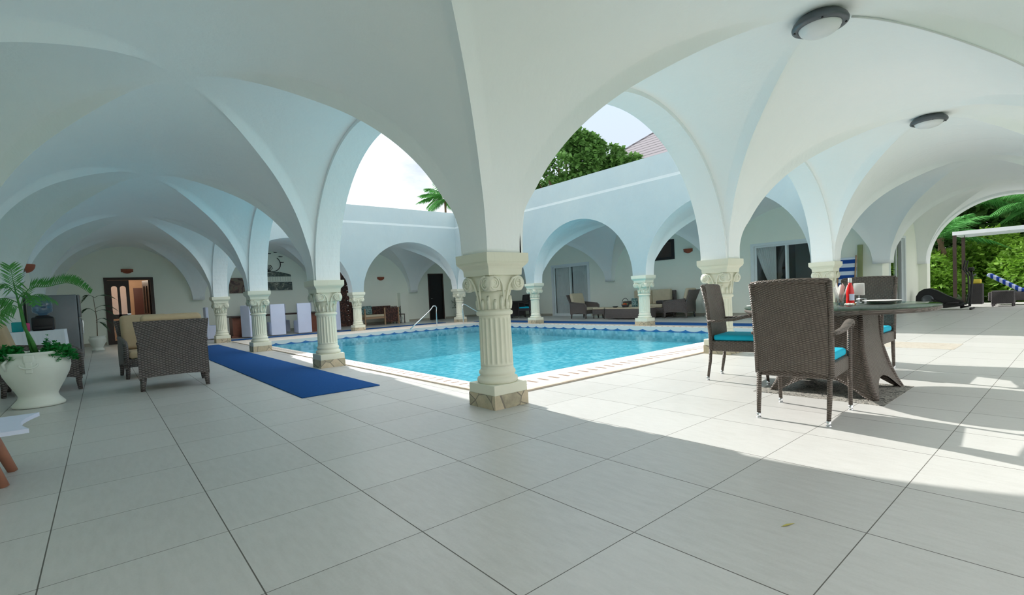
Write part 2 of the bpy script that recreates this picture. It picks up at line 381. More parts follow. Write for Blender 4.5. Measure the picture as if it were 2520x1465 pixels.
# --- pebble mosaics let into the floor
b=MB(); b.box(4.62,5.62,1.05,2.05,.0,.002); struct(b.build('trim_1','pebble_mosaic'))
b=MB(); b.box(8.66,9.43,1.2,2.3,.0,.002); struct(b.build('trim_2','pale_mosaic'))

# ------------------------------------------------------------------ columns
def make_column():
    t=thing('column',(0,0,0),0,'x','column','cream fluted columns with scrolled capitals round the pool court')
    b=MB(); b.box(-.195,.195,-.195,.195,0,.125); b.build('stone_base','sandstone',t)
    b=MB(); b.rbox(-.192,.192,-.192,.192,.122,.215,.008,2)
    b.lathe([(.175,.214),(.186,.225),(.190,.243),(.184,.262),(.168,.272),(.160,.280),(.160,.288),(.168,.296),(.171,.310),(.166,.325),(.156,.332),(.152,.345),(.152,.372)],48)
    b.build('plinth','column_stone',t)
    b=MB()
    def fl(a,z): 
        c=abs(sin(a*10)); k=min(1,max(0,(z-.375)/.02))*min(1,max(0,(.815-z)/.02)); return 1-.075*(1-c**.45)*k*1.0 if True else 1
    def fl2(a,z):
        k=min(1,max(0,(z-.385)/.02))*min(1,max(0,(.812-z)/.02)); u=(a*20/(2*pi))%1; g=max(0,1-((u-.5)/.36)**2)
        return 1-.085*sqrt(g)*k
    zz=[.37,.384,.392,.40,.41,.5,.6,.7,.79,.80,.808,.814,.825,.83]
    b.lathe([(.152-.006*(z-.37)/.46,z) for z in zz],240,rf=fl2); b.build('fluted_shaft','column_stone',t)
    b=MB(); b.lathe([(.146,.828),(.165,.834),(.170,.85),(.165,.868),(.150,.874),(.148,.885)],40)
    b.lathe([(.147,.884),(.144,.93),(.143,.98),(.147,1.02),(.152,1.06)],40)
    # upright leaves round the bell
    for k in range(16):
        a=2*pi*k/16+.2; ca,sa=cos(a),sin(a); hgt=.12 if k%2 else .085
        pts=[(ca*.147,sa*.147,.886),(ca*.153,sa*.153,.886+hgt*.6),(ca*.160,sa*.160,.886+hgt),(ca*.168,sa*.168,.886+hgt-.012)]
        b.tube(pts,[.016,.019,.012,.004],6)
    b.box(-.165,.165,-.165,.165,1.055,1.19)
    # stepped block and abacus
    def sq(a,z0,c,z1): b.add([(-a,-a,z0),(a,-a,z0),(a,a,z0),(-a,a,z0),(-c,-c,z1),(c,-c,z1),(c,c,z1),(-c,c,z1)],[(0,3,2,1),(4,5,6,7),(0,1,5,4),(1,2,6,5),(2,3,7,6),(3,0,4,7)])
    sq(.188,1.188,.190,1.205); sq(.190,1.205,.192,1.24); 
    L=[(.192,1.24),(.196,1.252),(.206,1.266),(.220,1.280),(.228,1.292)]
    for (a,z0),(c,z1) in zip(L,L[1:]): sq(a,z0,c,z1)
    b.build('capital','column_stone',t)
    b=MB(); b.box(-.232,.232,-.232,.232,1.292,1.306); b.box(-.238,.238,-.238,.238,1.306,1.384); b.build('abacus','column_stone',t)
    for f in range(4):
        R4=Matrix.Rotation(f*pi/2,4,'Z')
        for s in (-1,1):
            b=MB(); cx=s*.140; cz=1.115
            # scroll disc facing -Y of this face, spiral raised on it
            vs=[];
            prof=[]
            n=28
            for q in range(2):
                y=-.155 if q==0 else -.196
                for k in range(n): a=2*pi*k/n; vs.append((cx+.068*cos(a),y,cz+.068*sin(a)))
            fs=[(k,(k+1)%n,n+(k+1)%n,n+k) for k in range(n)]+[tuple(n+k for k in range(n))]
            b.add(vs,fs,True)
            sp=[]
            for k in range(44):
                a=k/43*4.2*pi; r=.060*(1-k/43*.8); sp.append((cx+s*-1*r*cos(a+pi*.5)*-1, -.198, cz+r*sin(a+pi*.5)))
            b.tube(sp,[.0085*(1-.5*k/43) for k in range(44)],6)
            # tendril sweeping from the scroll down to the bell centre
            b.tube([(cx-s*.0,-.196,cz+.062),(s*.075,-.194,1.16),(s*.035,-.185,1.10),(s*.018,-.168,1.0),(s*.014,-.158,.91)],[.011,.011,.010,.009,.006],6)
            b.xf(R4); b.build('volute','column_stone',t)
    return t
CPOS=[((0,0),'cream fluted column nearest the camera, at the near corner of the pool'),
 ((0,1),'cream fluted column beside the near end of the blue runner, second on the left side'),
 ((0,2),'third cream fluted column counted along the left side of the pool from the camera'),
 ((0,3),'farthest cream fluted column on the left side of the pool, by the wall painting'),
 ((1,3),'cream fluted column on the far side between the carved door and the wooden daybed'),
 ((2,3),'cream fluted column at the far corner of the court, right of the black door'),
 ((2,2),'cream fluted column between the dark dining set and the curtained sliding door, across the pool'),
 ((2,1),'cream fluted column in front of the low wicker table across the pool'),
 ((1,0),'cream fluted column right behind the left chair of the round glass table'),
 ((2,0),'cream fluted column seen just above the nearest wicker chair, beside the striped lounger')]
c0=None
for (i,j),lab in CPOS:
    p=(VX[i],UY[j],0)
    if c0 is None: c0=make_column(); c0.location=p; c0['label']=lab
    else: dup(c0,p,0,lab)

# ------------------------------------------------------------------ groin vaults
def smooth01(x): x=min(1,max(0,x)); return x*x*(3-2*x)
def vheight(tx,ty,sc):
    A=sqrt(max(0,1-tx*tx)); B=sqrt(max(0,1-ty*ty)); mn=min(abs(tx),abs(ty))
    d=abs(abs(tx)-abs(ty))*sc/1.41; q=max(0,1-d/.085)
    fade=smooth01((mn-.05)/.50)*smooth01((1-mn)/.07)
    return H+RISE*max(A,B)-.10*fade*q
def vault(b, x0,x1,y0,y1, ex=HW, ey=HW, n=56, sides=(0,0,0,0)):
    """one groined bay. ex, ey: flat post strips at the borders."""
    def axis(a,c,e):
        m=(a+c)/2; s=(c-a)/2-e
        L=[(a,-1.0)]+[(m-s*cos(pi*k/n),-cos(pi*k/n)) for k in range(n+1)]+[(c,1.0)]
        return L
    X=axis(x0,x1,ex); Y=axis(y0,y1,ey); K=n+3
    vs=[]
    sx=(x1-x0)/2-ex; sy=(y1-y0)/2-ey
    for i,(x,tx) in enumerate(X):
        for j,(y,ty) in enumerate(Y): vs.append((x,y,vheight(tx,ty,(sx+sy)/2)))
    b.sharp_start=len(b.v)
    o=len(b.v); b.v+=vs
    c=K//2
    for i in range(K-1):
        for j in range(K-1):
            q=[o+i*K+j,o+i*K+j+1,o+(i+1)*K+j+1,o+(i+1)*K+j]
            # split along the groin diagonals
            same=(i-(K-1)/2+.5)*(j-(K-1)/2+.5)>0
            if same: T=[(q[0],q[1],q[2]),(q[0],q[2],q[3])]
            else: T=[(q[0],q[1],q[3]),(q[1],q[2],q[3])]
            for t in T: b.f.append(t); b.sm.append(True); b.mi.append(0)
    for i in range(2,K-2):
        for (p,q) in (((i,i),(i+1,i+1)),((i,K-1-i),(i+1,K-2-i))):
            if abs(i-(K-1)/2)>n*.07: b.sharp.add(frozenset((o+p[0]*K+p[1],o+q[0]*K+q[1])))
def build_vault(b,name,mat='vault_plaster'):
    o=b.build(name,mat); me=o.data
    for e in me.edges:
        if frozenset(e.vertices) in b.sharp: e.use_edge_sharp=True
    struct(o); return o
EB=.16
XA=[XL,VX[0]]; 
b=MB()
vault(b,XL,VX[0],YN,UY[0],HW,HW,160)
for j in range(3): vault(b,XL,VX[0],UY[j],UY[j+1],HW,EB,(200,130,70)[j])
vault(b,XL,VX[0],UY[3],YF,HW,HW)
build_vault(b,'ceiling_left')
b=MB()
vault(b,VX[0],VX[1],YN,UY[0],EB,HW,200); vault(b,VX[1],VX[2],YN,UY[0],EB,HW,130); vault(b,VX[2],XR,YN,UY[0],HW,HW); vault(b,XR,XE,YN,UY[0],EB,HW)
build_vault(b,'ceiling_right')
b=MB()
vault(b,VX[0],VX[1],UY[3],YF,EB,HW,40); vault(b,VX[1],VX[2],UY[3],YF,EB,HW,40); vault(b,VX[2],XR,UY[3],YF,HW,HW,40)
build_vault(b,'ceiling_back_left')
b=MB()
for j in range(3): vault(b,VX[2],XR,UY[j],UY[j+1],HW,EB,40)
build_vault(b,'ceiling_back_right')

# ------------------------------------------------------------------ arcade walls
def arcade(name, axis, t0,t1, centres, s0,s1, court=1, top=TOP, zc=3.84, hw=HW, feet=False, mat='court_plaster', n=48, rise=1.85, recess=.07):
    """wall in plane; axis 'y': runs along Y, thickness t0..t1 in X. court=+1 when t1 is the court side, -1 when t0."""
    b=MB()
    def P(s,t,z): return (t,s,z) if axis=='y' else (s,t,z)
    # outline samples (s,z) along the underside
    U=[(s0,H)]
    for a,c in zip(centres,centres[1:]):
        m=(a+c)/2; r=(c-a)/2-hw
        for k in range(n+1): U.append((m-r*cos(pi*k/n), H+rise*sin(pi*k/n)))
    U.append((s1,H))
    ct,ot=(t1,t0) if court>0 else (t0,t1); cu=ct-court*recess
    for (sa,za),(sb,zb) in zip(U,U[1:]):
        b.add([P(sa,t0,za),P(sb,t0,zb),P(sb,t1,zb),P(sa,t1,za)],[(0,1,2,3)],abs(za-zb)>1e-6 or za>H+.01,1)
        if sb-sa<1e-7: continue
        b.add([P(sa,ot,za),P(sb,ot,zb),P(sb,ot,top),P(sa,ot,top)],[(0,1,2,3)],False,1)
        b.add([P(sa,ct,za),P(sb,ct,zb),P(sb,ct,zc),P(sa,ct,zc)],[(0,1,2,3)])
        b.add([P(sa,ct,zc),P(sb,ct,zc),P(sb,cu,zc+.09),P(sa,cu,zc+.09)],[(0,1,2,3)])
        b.add([P(sa,cu,zc+.09),P(sb,cu,zc+.09),P(sb,cu,top),P(sa,cu,top)],[(0,1,2,3)])
        b.add([P(sa,cu,top),P(sb,cu,top),P(sb,ot,top),P(sa,ot,top)],[(0,1,2,3)])
    for s in (s0,s1): b.add([P(s,t0,H),P(s,t1,H),P(s,t1,top),P(s,t0,top)],[(0,1,2,3)])
    if feet:
        for c in centres:
            x=(t0+t1)/2
            if axis=='y': b.box(t0,t1,c-hw,c+hw,0,H)
            else: b.box(c-hw,c+hw,t0,t1,0,H)
    o=b.build(name,[mat,'vault_plaster']); return struct(o)
arcade('wall_court_left','y',VX[0]-.19,VX[0]+.19,UY,UY[0]-.195,UY[3]+.19,1)
arcade('wall_court_right','x',UY[0]-.195,UY[0]+.188,VX,VX[0]-.192,VX[2]+.19,1)
arcade('wall_court_back_left','x',UY[3]-.19,UY[3]+.19,VX,VX[0]-.188,VX[2]+.192,-1)
arcade('wall_court_back_right','y',VX[2]-.19,VX[2]+.188,UY,UY[0]-.19,UY[3]+.195,-1)
# near side, unseen: arcade on piers left open to let daylight in
arcade('wall_near_right','x',YN-.4,YN+.005,[-1.0,VX[0],VX[1],VX[2],XR,XE],-1.3,XE+.4,-1,3.85,3.6,.21,True,'cream_plaster',20,1.83)
b=MB(); b.box(XL-.25,XL,YN-.4,UY[0]-.2,0,3.6); struct(b.build('wall_near_left','cream_plaster'))  # unseen side closed off to cut the light on the foreground floor
# end arch of the right wing, open to the garden
arcade('wall_end','y',XE-.005,XE+.45,[YN,UY[0]],YN-.4,UY[0]+.5,1,3.85,3.6,.21,True,'cream_plaster',40,1.83)

# ------------------------------------------------------------------ outer walls with openings
def holed(name, axis, t0, t1, s0, s1, z1, holes, mat='cream_plaster'):
    """t0 = room face. holes: (sa,sb,za,zb)"""
    b=MB()
    def P(s,t,z): return (t,s,z) if axis=='y' else (s,t,z)
    S=sorted(set([s0,s1]+[h[0] for h in holes]+[h[1] for h in holes])); Z=sorted(set([0,z1]+[h[2] for h in holes]+[h[3] for h in holes]))
    for a,c in zip(S,S[1:]):
        for p,q in zip(Z,Z[1:]):
            if any(h[0]<=a and c<=h[1] and h[2]<=p and q<=h[3] for h in holes): continue
            b.add([P(a,t0,p),P(c,t0,p),P(c,t0,q),P(a,t0,q)],[(0,1,2,3)]); b.add([P(a,t1,p),P(c,t1,p),P(c,t1,q),P(a,t1,q)],[(0,1,2,3)])
    for h in holes:
        for (sa,za),(sb,zb) in (((h[0],h[2]),(h[0],h[3])),((h[0],h[3]),(h[1],h[3])),((h[1],h[3]),(h[1],h[2])),((h[1],h[2]),(h[0],h[2]))):
            b.add([P(sa,t0,za),P(sb,t0,zb),P(sb,t1,zb),P(sa,t1,za)],[(0,1,2,3)])
    b.add([P(s0,t0,z1),P(s1,t0,z1),P(s1,t1,z1),P(s0,t1,z1)],[(0,1,2,3)])
    for s in (s0,s1): b.add([P(s,t0,0),P(s,t1,0),P(s,t1,z1),P(s,t0,z1)],[(0,1,2,3)])
    return struct(b.build(name,mat))
ENTR=(.17,1.42,0,2.2); CARV=(7.72,8.56,0,2.05); BLK=(12.43,13.25,0,2.25)
holed('wall_left','y',XL,XL-.25,UY[0]-.2,YF,3.85,[])
holed('wall_back_left','x',YF,YF+.22,XL-.25,XR+.25,3.85,[ENTR,CARV,BLK])
SD1=(13.6,15.75,0,2.22); WIN=(9.6,11.2,2.05,2.72); SD2=(4.9,6.88,0,2.2)
holed('wall_back_right','y',XR,XR+.22,UY[0]+.0,YF+.22,3.85,[SD1,WIN,SD2])
SD3=(16.4,18.1,0,2.15)
holed('wall_right_wing','x',UY[0],UY[0]+.22,XR+.22,XE,3.85,[SD3])
# skirtings
def skirt(name,axis,t,sgn,segs):
    b=MB()
    for a,c in segs:
        if axis=='y': b.box(min(t,t+sgn*.015),max(t,t+sgn*.015),a,c,0,.10)
        else: b.box(a,c,min(t,t+sgn*.015),max(t,t+sgn*.015),0,.10)
    struct(b.build(name,'skirting'))
skirt('baseboard_left','y',XL,1,[(UY[0],YF)])
skirt('baseboard_back_left','x',YF,-1,[(XL,.10),(1.5,7.6),(8.7,12.38),(13.32,XR)])
skirt('baseboard_back_right','y',XR,-1,[(UY[0],4.85),(6.95,13.5),(15.85,YF)])
skirt('baseboard_right_wing','x',UY[0],-1,[(XR+.22,16.3),(18.2,XE-.01)])
# unseen flat roofs over the four wings, put in to block light
b=MB()
for (x0,x1,y0,y1) in ((XL-.25,VX[0]-.19,YN-.4,YF+.2),(VX[0]-.19,XE+.4,YN-.4,UY[0]-.2),(VX[0]-.19,XR+.2,UY[3]+.19,YF+.2),(VX[2]+.19,XR+.2,UY[0]-.2,UY[3]+.19)):
    b.box(x0,x1,y0,y1,3.6,3.72)
struct(b.build('roof_slab','roof_slab'))
# pilaster on the far left wall
b=MB(); b.box(10.72,11.12,YF-.28,YF,0,1.39); struct(b.build('trim_3','cream_plaster'))

# rooms behind the openings
def room(name,x0,x1,y0,y1,z1,mat,openside):
    b=MB()
    F={'x0':[(x0,y0,0),(x0,y1,0),(x0,y1,z1),(x0,y0,z1)],'x1':[(x1,y0,0),(x1,y1,0),(x1,y1,z1),(x1,y0,z1)],'y0':[(x0,y0,0),(x1,y0,0),(x1,y0,z1),(x0,y0,z1)],'y1':[(x0,y1,0),(x1,y1,0),(x1,y1,z1),(x0,y1,z1)],'z':[(x0,y0,z1),(x1,y0,z1),(x1,y1,z1),(x0,y1,z1)]}
    for k,v in F.items():
        if k!=openside: b.add(v,[(0,1,2,3)])
    struct(b.build(name,mat))
room('wall_room_entrance',-.6,2.6,YF+.22,YF+3,2.7,'room_warm','y0')
_l=bpy.data.lights.new('entrance_fill_light','POINT'); _l.energy=70; _l.color=(1,.85,.68); _l.shadow_soft_size=.15; _lo=bpy.data.objects.new('entrance_fill_light',_l); COL.objects.link(_lo); _lo.location=(.6,YF+1.5,2.45)  # unseen fill lamp without a fixture, added to brighten the entrance room
room('wall_room_bedroom',XR+.22,XR+2.4,13.0,16.4,2.6,'room_dark','x0')
room('wall_room_lounge',XR+.22,XR+2.6,UY[0]+2.4,11.4,2.9,'room_dark','x0')
room('wall_room_wing',XR+.32,XE-.1,UY[0]+.22,UY[0]+2.2,2.6,'room_dark','y0')
b=MB(); b.box(1.02,1.62,YF+2.94,YF+2.99,.95,2.0); tag(b.build('wall_picture','picture_dark'),'dark red picture on the wall seen through the open entrance door','picture')
# ------------------------------------------------------------------ dining chair of woven wicker (faces +X locally)
def make_dining_chair(mat='wicker_brown', cush='turquoise_fabric'):
    t=thing('dining_chair',(0,0,0),0,'x','chair')
    # back panel : gently curved slab
    b=MB(); W=.235
    def bp(side):
        def fn(u,v):
            z=.335+.665*v; yy=(u*2-1)*(W-.012*(1-v)); lean=-.265-.075*max(0,(v-.2))**1.2; bow=-.028*(1-(u*2-1)**2)
            zz=z+(.012*(1-(u*2-1)**2) if v>.98 else 0)-(.03*(1-(u*2-1)**4) if v<.02 else 0)*-1
            return (lean+bow+side*.034, yy, zz)
        return fn
    b.grid(16,20,bp(0)); o1=len(b.v); b.grid(16,20,lambda u,v: bp(1)(1-u,v))
    for k in range(20):
        a=bp(0);c=bp(1)
        b.add([a(0,k/20),a(0,(k+1)/20),c(0,(k+1)/20),c(0,k/20)],[(0,3,2,1)]); b.add([a(1,k/20),a(1,(k+1)/20),c(1,(k+1)/20),c(1,k/20)],[(0,1,2,3)])
    for k in range(16):
        a=bp(0);c=bp(1)
        b.add([a(k/16,1),a((k+1)/16,1),c((k+1)/16,1),c(k/16,1)],[(0,1,2,3)]); b.add([a(k/16,0),a((k+1)/16,0),c((k+1)/16,0),c(k/16,0)],[(0,3,2,1)])
    for s in(-1,1): b.tube([(-.262+.017,s*.236,.335),(-.262+.012,s*.239,.5),(-.285+.012,s*.243,.8),(-.318,s*.246,1.0)],.021,8)
    b.tube([(-.318,-.245,1.0)]+[(-.318-.028*(1-(q/4-1)**2),(q/4-1)*.245,1.0+.010*(1-(q/4-1)**2)) for q in range(9)]+[(-.318,.245,1.0)],.019,8)
    b.build('backrest',mat,t)
    b=MB(); b.rbox(-.25,.29,-.245,.245,.315,.425,.015,2); b.build('seat_frame',mat,t)
    b=MB(); b.rbox(-.225,.285,-.228,.228,.424,.485,.024,4); b.build('seat_cushion',cush,t)
    for sx,sy in((-1,-1),(-1,1),(1,-1),(1,1)):
        b=MB()
        if sx<0: pts=[(-.29,sy*.225,.02),(-.262,sy*.228,.2),(-.250,sy*.228,.36)]
        else: pts=[(.30,sy*.245,.02),(.285,sy*.245,.25),(.275,sy*.248,.45),(.268,sy*.252,.66)]
        b.tube(pts,[.0135]+[.0175]*(len(pts)-1),8); l=b.build('leg',mat,t)
        b=MB(); x,y,_=pts[0]; b.lathe([(.0145,0),(.0150,.04)],12,x,y); b.lathe([(.018,0),(.017,.008)],12,x,y); f=b.build('foot_cap','chrome',l)
    for sy in(-1,1):
        b=MB(); pts=[(-.27,sy*.25,.635),(-.15,sy*.262,.640),(0,sy*.268,.652),(.13,sy*.268,.682),(.23,sy*.262,.690),(.285,sy*.256,.672),(.295,sy*.252,.64)]
        b.tube(pts,[.024,.026,.028,.030,.030,.028,.022],10,flat=.62); b.build('armrest',mat,t)
    return t
ch=make_dining_chair()
ch.location=(4.03,1.415,0); ch.rotation_euler[2]=radians(5); ch['label']='brown wicker dining chair with its back to the camera, nearest at the round table'; ch['group']='wicker chairs at the round table'
dup(ch,(5.187,2.40,0),radians(-81),'brown wicker dining chair on the pool side of the round table, seen from its side')
dup(ch,(6.30,1.63,0),radians(180),'brown wicker dining chair on the far side of the round table, behind the ketchup bottle')
# ------------------------------------------------------------------ round table
TX,TY=5.18,1.54
t=thing('round_table',(TX,TY,0),0,'round brown wicker table with a glass top standing on a flared woven pedestal','table')
b=MB()
def hw(z): q=(.70-z)/.70; return .275+.14*q**2.4
for f in range(4):
    Rz=Matrix.Rotation(f*pi/2,4,'Z')
    def fn(u,v):
        s=u*2-1; zl=.0 if abs(s)>.84 else .15*(1-(abs(s)/.84)**2.2)
        z=zl+(.70-zl)*v; w=hw(z); p=Rz@Vector((s*w,-w,z)); return (p.x,p.y,p.z)
    b.grid(28,20,fn)
    def fn2(u,v):
        p=Vector(fn(u,v)); c=(Rz@Vector((0,1,0)))*.02; return (p.x+c.x,p.y+c.y,p.z)
    b.grid(28,20,lambda u,v: fn2(1-u,v))
    # corner legs thickened at the floor
    p=[(Rz@Vector((-hw(z)+.012,-hw(z)+.012,z))) for z in (.0,.08,.2,.4,.7)]
    b.tube(p,[.022,.024,.026,.022,.02],8)
b.build('pedestal','wicker_brown',t)
b=MB(); b.lathe([(.0,.715),(.70,.715),(.735,.720),(.752,.735),(.752,.750),(.738,.758),(.0,.758)],96,cap=False); b.build('woven_top','wicker_brown',t)
b=MB(); b.lathe([(0,.759),(.748,.759),(.752,.762),(.752,.768),(.748,.771),(0,.771)],96,cap=False); b.build('glass_top','table_glass',t)
TZ=.771
def plate(x,y,r,label):
    t=MB(); t.lathe([(0,.003),(r*.6,.0),(r*.66,.004),(r*.98,.016),(r,.019),(r*.97,.020),(r*.62,.008),(0,.007)],40,cap=False)
    o=t.build('plate','white_ceramic',None,(x,y,TZ)); tag(o,label,'plate','white plates on the round table'); return o
plate(5.70,1.30,.155,'white plate at the far right of the glass table top')
plate(4.93,2.11,.11,'white plate at the left edge of the round table, above the blue chair cushion')
plate(5.35,1.75,.13,'white plate right behind the near wicker chair, beside the napkin glass')
# ketchup bottle
t=thing('ketchup_bottle',(5.40,1.475,TZ),0,'red ketchup bottle with a white cap standing on the glass table','bottle')
b=MB(); b.lathe([(0,.0),(.030,.0),(.033,.01),(.032,.07),(.033,.10),(.027,.14),(.018,.175),(.0135,.2)],28); b.build('body','ketchup_red',t)
b=MB(); b.lathe([(.0145,.195),(.0155,.2),(.0155,.236),(.013,.240),(0,.240)],24); b.build('cap','white_ceramic',t)
b=MB(); b.grid(12,4,lambda u,v:(.0340*cos(3.2+u*1.5),.0340*sin(3.2+u*1.5),.03+.06*v)); b.build('body_label','white_cloth',t)
b=MB(); b.lathe([(0,0),(.045,0),(.045,.004),(0,.004)],28,cap=False); 
o=b.build('coaster','orange_coaster',None,(5.40,1.475,TZ)); o.location.z=TZ; tag(o,'small orange coaster under the ketchup bottle','coaster')
for ob in (t,): ob.location.z=TZ+.004
t=thing('napkin_glass',(5.45,1.572,TZ),0,'clear tumbler holding folded white napkins left of the ketchup bottle','glass')
b=MB(); b.lathe([(0,0),(.028,0),(.036,.09),(.034,.09),(.026,.006),(0,.006)],24,cap=False); b.build('tumbler','clear_glass',t)
for k,(a,h,tl) in enumerate(((.2,.19,.05),(1.4,.21,.03),(2.6,.17,.06),(3.9,.20,.045),(5.2,.18,.06))):
    b=MB(); ca,sa=cos(a),sin(a); 
    b.add([(-.018*sa,.018*ca,.01),(.018*sa,-.018*ca,.01),(ca*tl+.02*sa,sa*tl-.02*ca,h*.8),(ca*tl,sa*tl,h),(ca*tl-.02*sa,sa*tl+.02*ca,h*.82)],[(0,1,2,3,4)]); 
    b.add([(x+ca*.004,y+sa*.004,z) for x,y,z in [(-.018*sa,.018*ca,.01),(.018*sa,-.018*ca,.01),(ca*tl+.02*sa,sa*tl-.02*ca,h*.8),(ca*tl,sa*tl,h),(ca*tl-.02*sa,sa*tl+.02*ca,h*.82)]],[(4,3,2,1,0)])
    b.build('napkin','white_ceramic',t)
def wineglass(x,y,label):
    b=MB(); b.lathe([(0,0),(.032,0),(.030,.004),(.006,.010),(.0045,.07),(.012,.085),(.030,.105),(.034,.135),(.030,.165),(.0285,.165),(.032,.135),(.028,.108),(0,.09)],28,cap=False)
    tag(b.build('wine_glass','clear_glass',None,(x,y,TZ)),label,'glass','glasses on the round table')
t=thing('menu_stand',(5.62,1.462,TZ),0,'small white patterned card stand just right of the ketchup bottle','card stand')
b=MB(); b.lathe([(0,0),(.035,0),(.035,.006),(.006,.010),(.005,.08),(0,.08)],16); b.build('stem','chrome',t)
b=MB(); b.rbox(-.006,.006,-.045,.045,.075,.19,.004,1); b.build('card','white_ceramic',t)
wineglass(5.72,1.66,'stemmed glass just to the left of the ketchup bottle, behind the napkins')
b=MB()
for k in range(5): b.tube([(k*.015,-.03,.0),(k*.015,-.03,.05),(k*.015,.03,.05),(k*.015,.03,.0)],.0015,5)
b.box(-.005,.065,-.032,.032,0,.004); tag(b.build('cruet_rack','chrome',None,(5.27,1.36,TZ)),'small low wire rack right of the ketchup bottle','rack')
b=MB(); 
for k in range(8): a=k*.8; b.lathe([(0,0),(.012,.002),(.014,.010),(.006,.018),(0,.02)],8,.06*cos(a)*(.3+.1*(k%3)),.06*sin(a)*(.3+.1*(k%3)))
tag(b.build('pebble_ornament','pot_white',None,(5.12,1.40,TZ)),'little heap of pale ornaments at the front of the glass table top','ornament',kind='stuff')

# ------------------------------------------------------------------ lounge armchair (faces +Y locally, origin centre floor)
def make_armchair(w=.76,d=.80,mat='wicker_grey',cush='tan_fabric',backh=.90,lean=.16):
    t=thing('wicker_armchair',(0,0,0),0,'x','armchair')
    hwd=w/2
    b=MB()   # back : curved slab leaning backwards
    def bk(side):
        def fn(u,v):
            z=.17+(backh-.17)*v; s=u*2-1
            wd=hwd*(1.0 if v<.45 else .93+.13*(v-.45)/.55)
            y=-d/2-.0-lean*max(0,v-.45)+side*.055; z2=z+(-.035*(1-s*s) if v<.01 else 0)
            return (s*wd,y,z2+ (.05*(1-s*s) if v<.01 else 0))
        return fn
    A,C=bk(0),bk(1); b.grid(12,14,A); b.grid(12,14,lambda u,v:C(1-u,v))
    for k in range(14):
        for u in(0,1): 
            q=[A(u,k/14),A(u,(k+1)/14),C(u,(k+1)/14),C(u,k/14)]; b.add(q,[(0,1,2,3) if u else (3,2,1,0)])
    for k in range(12):
        for v in (0,1): q=[A(k/12,v),A((k+1)/12,v),C((k+1)/12,v),C(k/12,v)]; b.add(q,[(0,1,2,3) if v else (3,2,1,0)])
    b.build('backrest',mat,t)
    for s in(-1,1):
        b=MB(); x0,x1=(s*hwd-.05,s*hwd) if s>0 else (s*hwd,s*hwd+.05)
        # arm: side panel with a sloping rounded top and an arched lower edge
        n=16; poly=[]
        for k in range(n+1): 
            q=k/n; poly.append((-d/2+.03+(d-.03)*q,.15+.06*(1-(2*q-1)**2)))
        top=[( d/2,.50),(d/2-.10,.555),(d/2-.35,.585),(-d/2+.05,.62)]
        poly=poly+top
        b.extr(poly,lambda u,v,side:(x0 if side==0 else x1,u,v))
        b.tube([((x0+x1)/2,-d/2+.05,.615),((x0+x1)/2,d/2-.35,.58),((x0+x1)/2,d/2-.08,.555),((x0+x1)/2,d/2-.005,.50),((x0+x1)/2,d/2-.005,.20)],.034,10)
        b.build('arm_panel',mat,t)
    b=MB(); b.rbox(-hwd+.04,hwd-.04,-d/2+.05,d/2-.005,.18,.31,.02,2); b.build('seat_base',mat,t)
    b=MB(); b.rbox(-hwd+.055,hwd-.055,-d/2+.12,d/2+.02,.31,.42,.045,4); b.build('seat_cushion',cush,t)
    b=MB(); b.rbox(-hwd+.05,hwd-.05,-.07,.07,0,.575,.06,4); b.xf(Matrix.Translation((0,-d/2+.13,.42))@Matrix.Rotation(.26,4,'X')); b.build('back_cushion',cush,t)
    for sx in(-1,1):
        for sy in(-1,1):
            b=MB(); x=sx*(hwd-.035); y=sy*(d/2-.04); b.tube([(x+sx*.008,y+sy*.01,0),(x,y,.12),(x,y,.24)],[.024,.032,.036],8); b.build('leg',mat,t)
    return t
ac=make_armchair(); ac.location=(.725,8.13,0); ac.rotation_euler[2]=radians(-4); ac['label']='grey wicker armchair with tan cushions seen from behind, nearest seat to the blue runner'; ac['group']='grey wicker lounge seats on the left'
dup(ac,(.58,9.9,0),radians(184),'grey wicker armchair facing the camera behind the nearest armchair, its tall tan back cushion showing')
dup(ac,(-.66,9.32,0),radians(-88),'grey wicker armchair with tan cushions standing behind the big white plant pot')

# ------------------------------------------------------------------ big white pot with a palm and herbs
def pot_mesh(b,R=.30,Hh=.62):
    p=[(0,.0),(.20,0),(.225,.008),(.228,.03),(.205,.06),(.178,.095),(.168,.13),(.185,.17),(.235,.27),(.28,.37),(.300,.45),(.298,.50),(.275,.545),(.255,.565),(.262,.59),(.275,.615),(.268,.625),(.245,.62),(.235,.58),(.0,.56)]
    b.lathe([(r*R/.30,z*Hh/.62) for r,z in p],56,cap=False)
t=thing('plant_pot',(-.605,7.78,0),0,'large white urn shaped pot at the left, planted with a palm and green herbs','plant pot')
b=MB(); pot_mesh(b); b.build('pot','pot_white',t)
b=MB()   # moulded ring handle with a tab
b.tube([(.075*cos(a),-.287-.025*sin(a)*-1-.02,.50+.045*sin(a)) for a in [pi+pi*k/12 for k in range(13)]],.010,8)
b.rbox(-.03,.03,-.315,-.262,.40,.53,.012,2); b.rbox(-.045,.045,-.30,-.25,.50,.60,.015,2); b.xf(Matrix.Rotation(-.12,4,'Z')); b.build('handle','pot_white',t)
for a0 in(1.0,2.9,-2.4):
    b=MB(); b.tube([(.28*cos(a0),.28*sin(a0),.56),(.325*cos(a0),.325*sin(a0),.52),(.30*cos(a0),.30*sin(a0),.44)],.014,8); b.build('side_handle','pot_white',t)
b=MB(); b.lathe([(0,.572),(.238,.57)],30,cap=False); b.build('soil','soil',t)
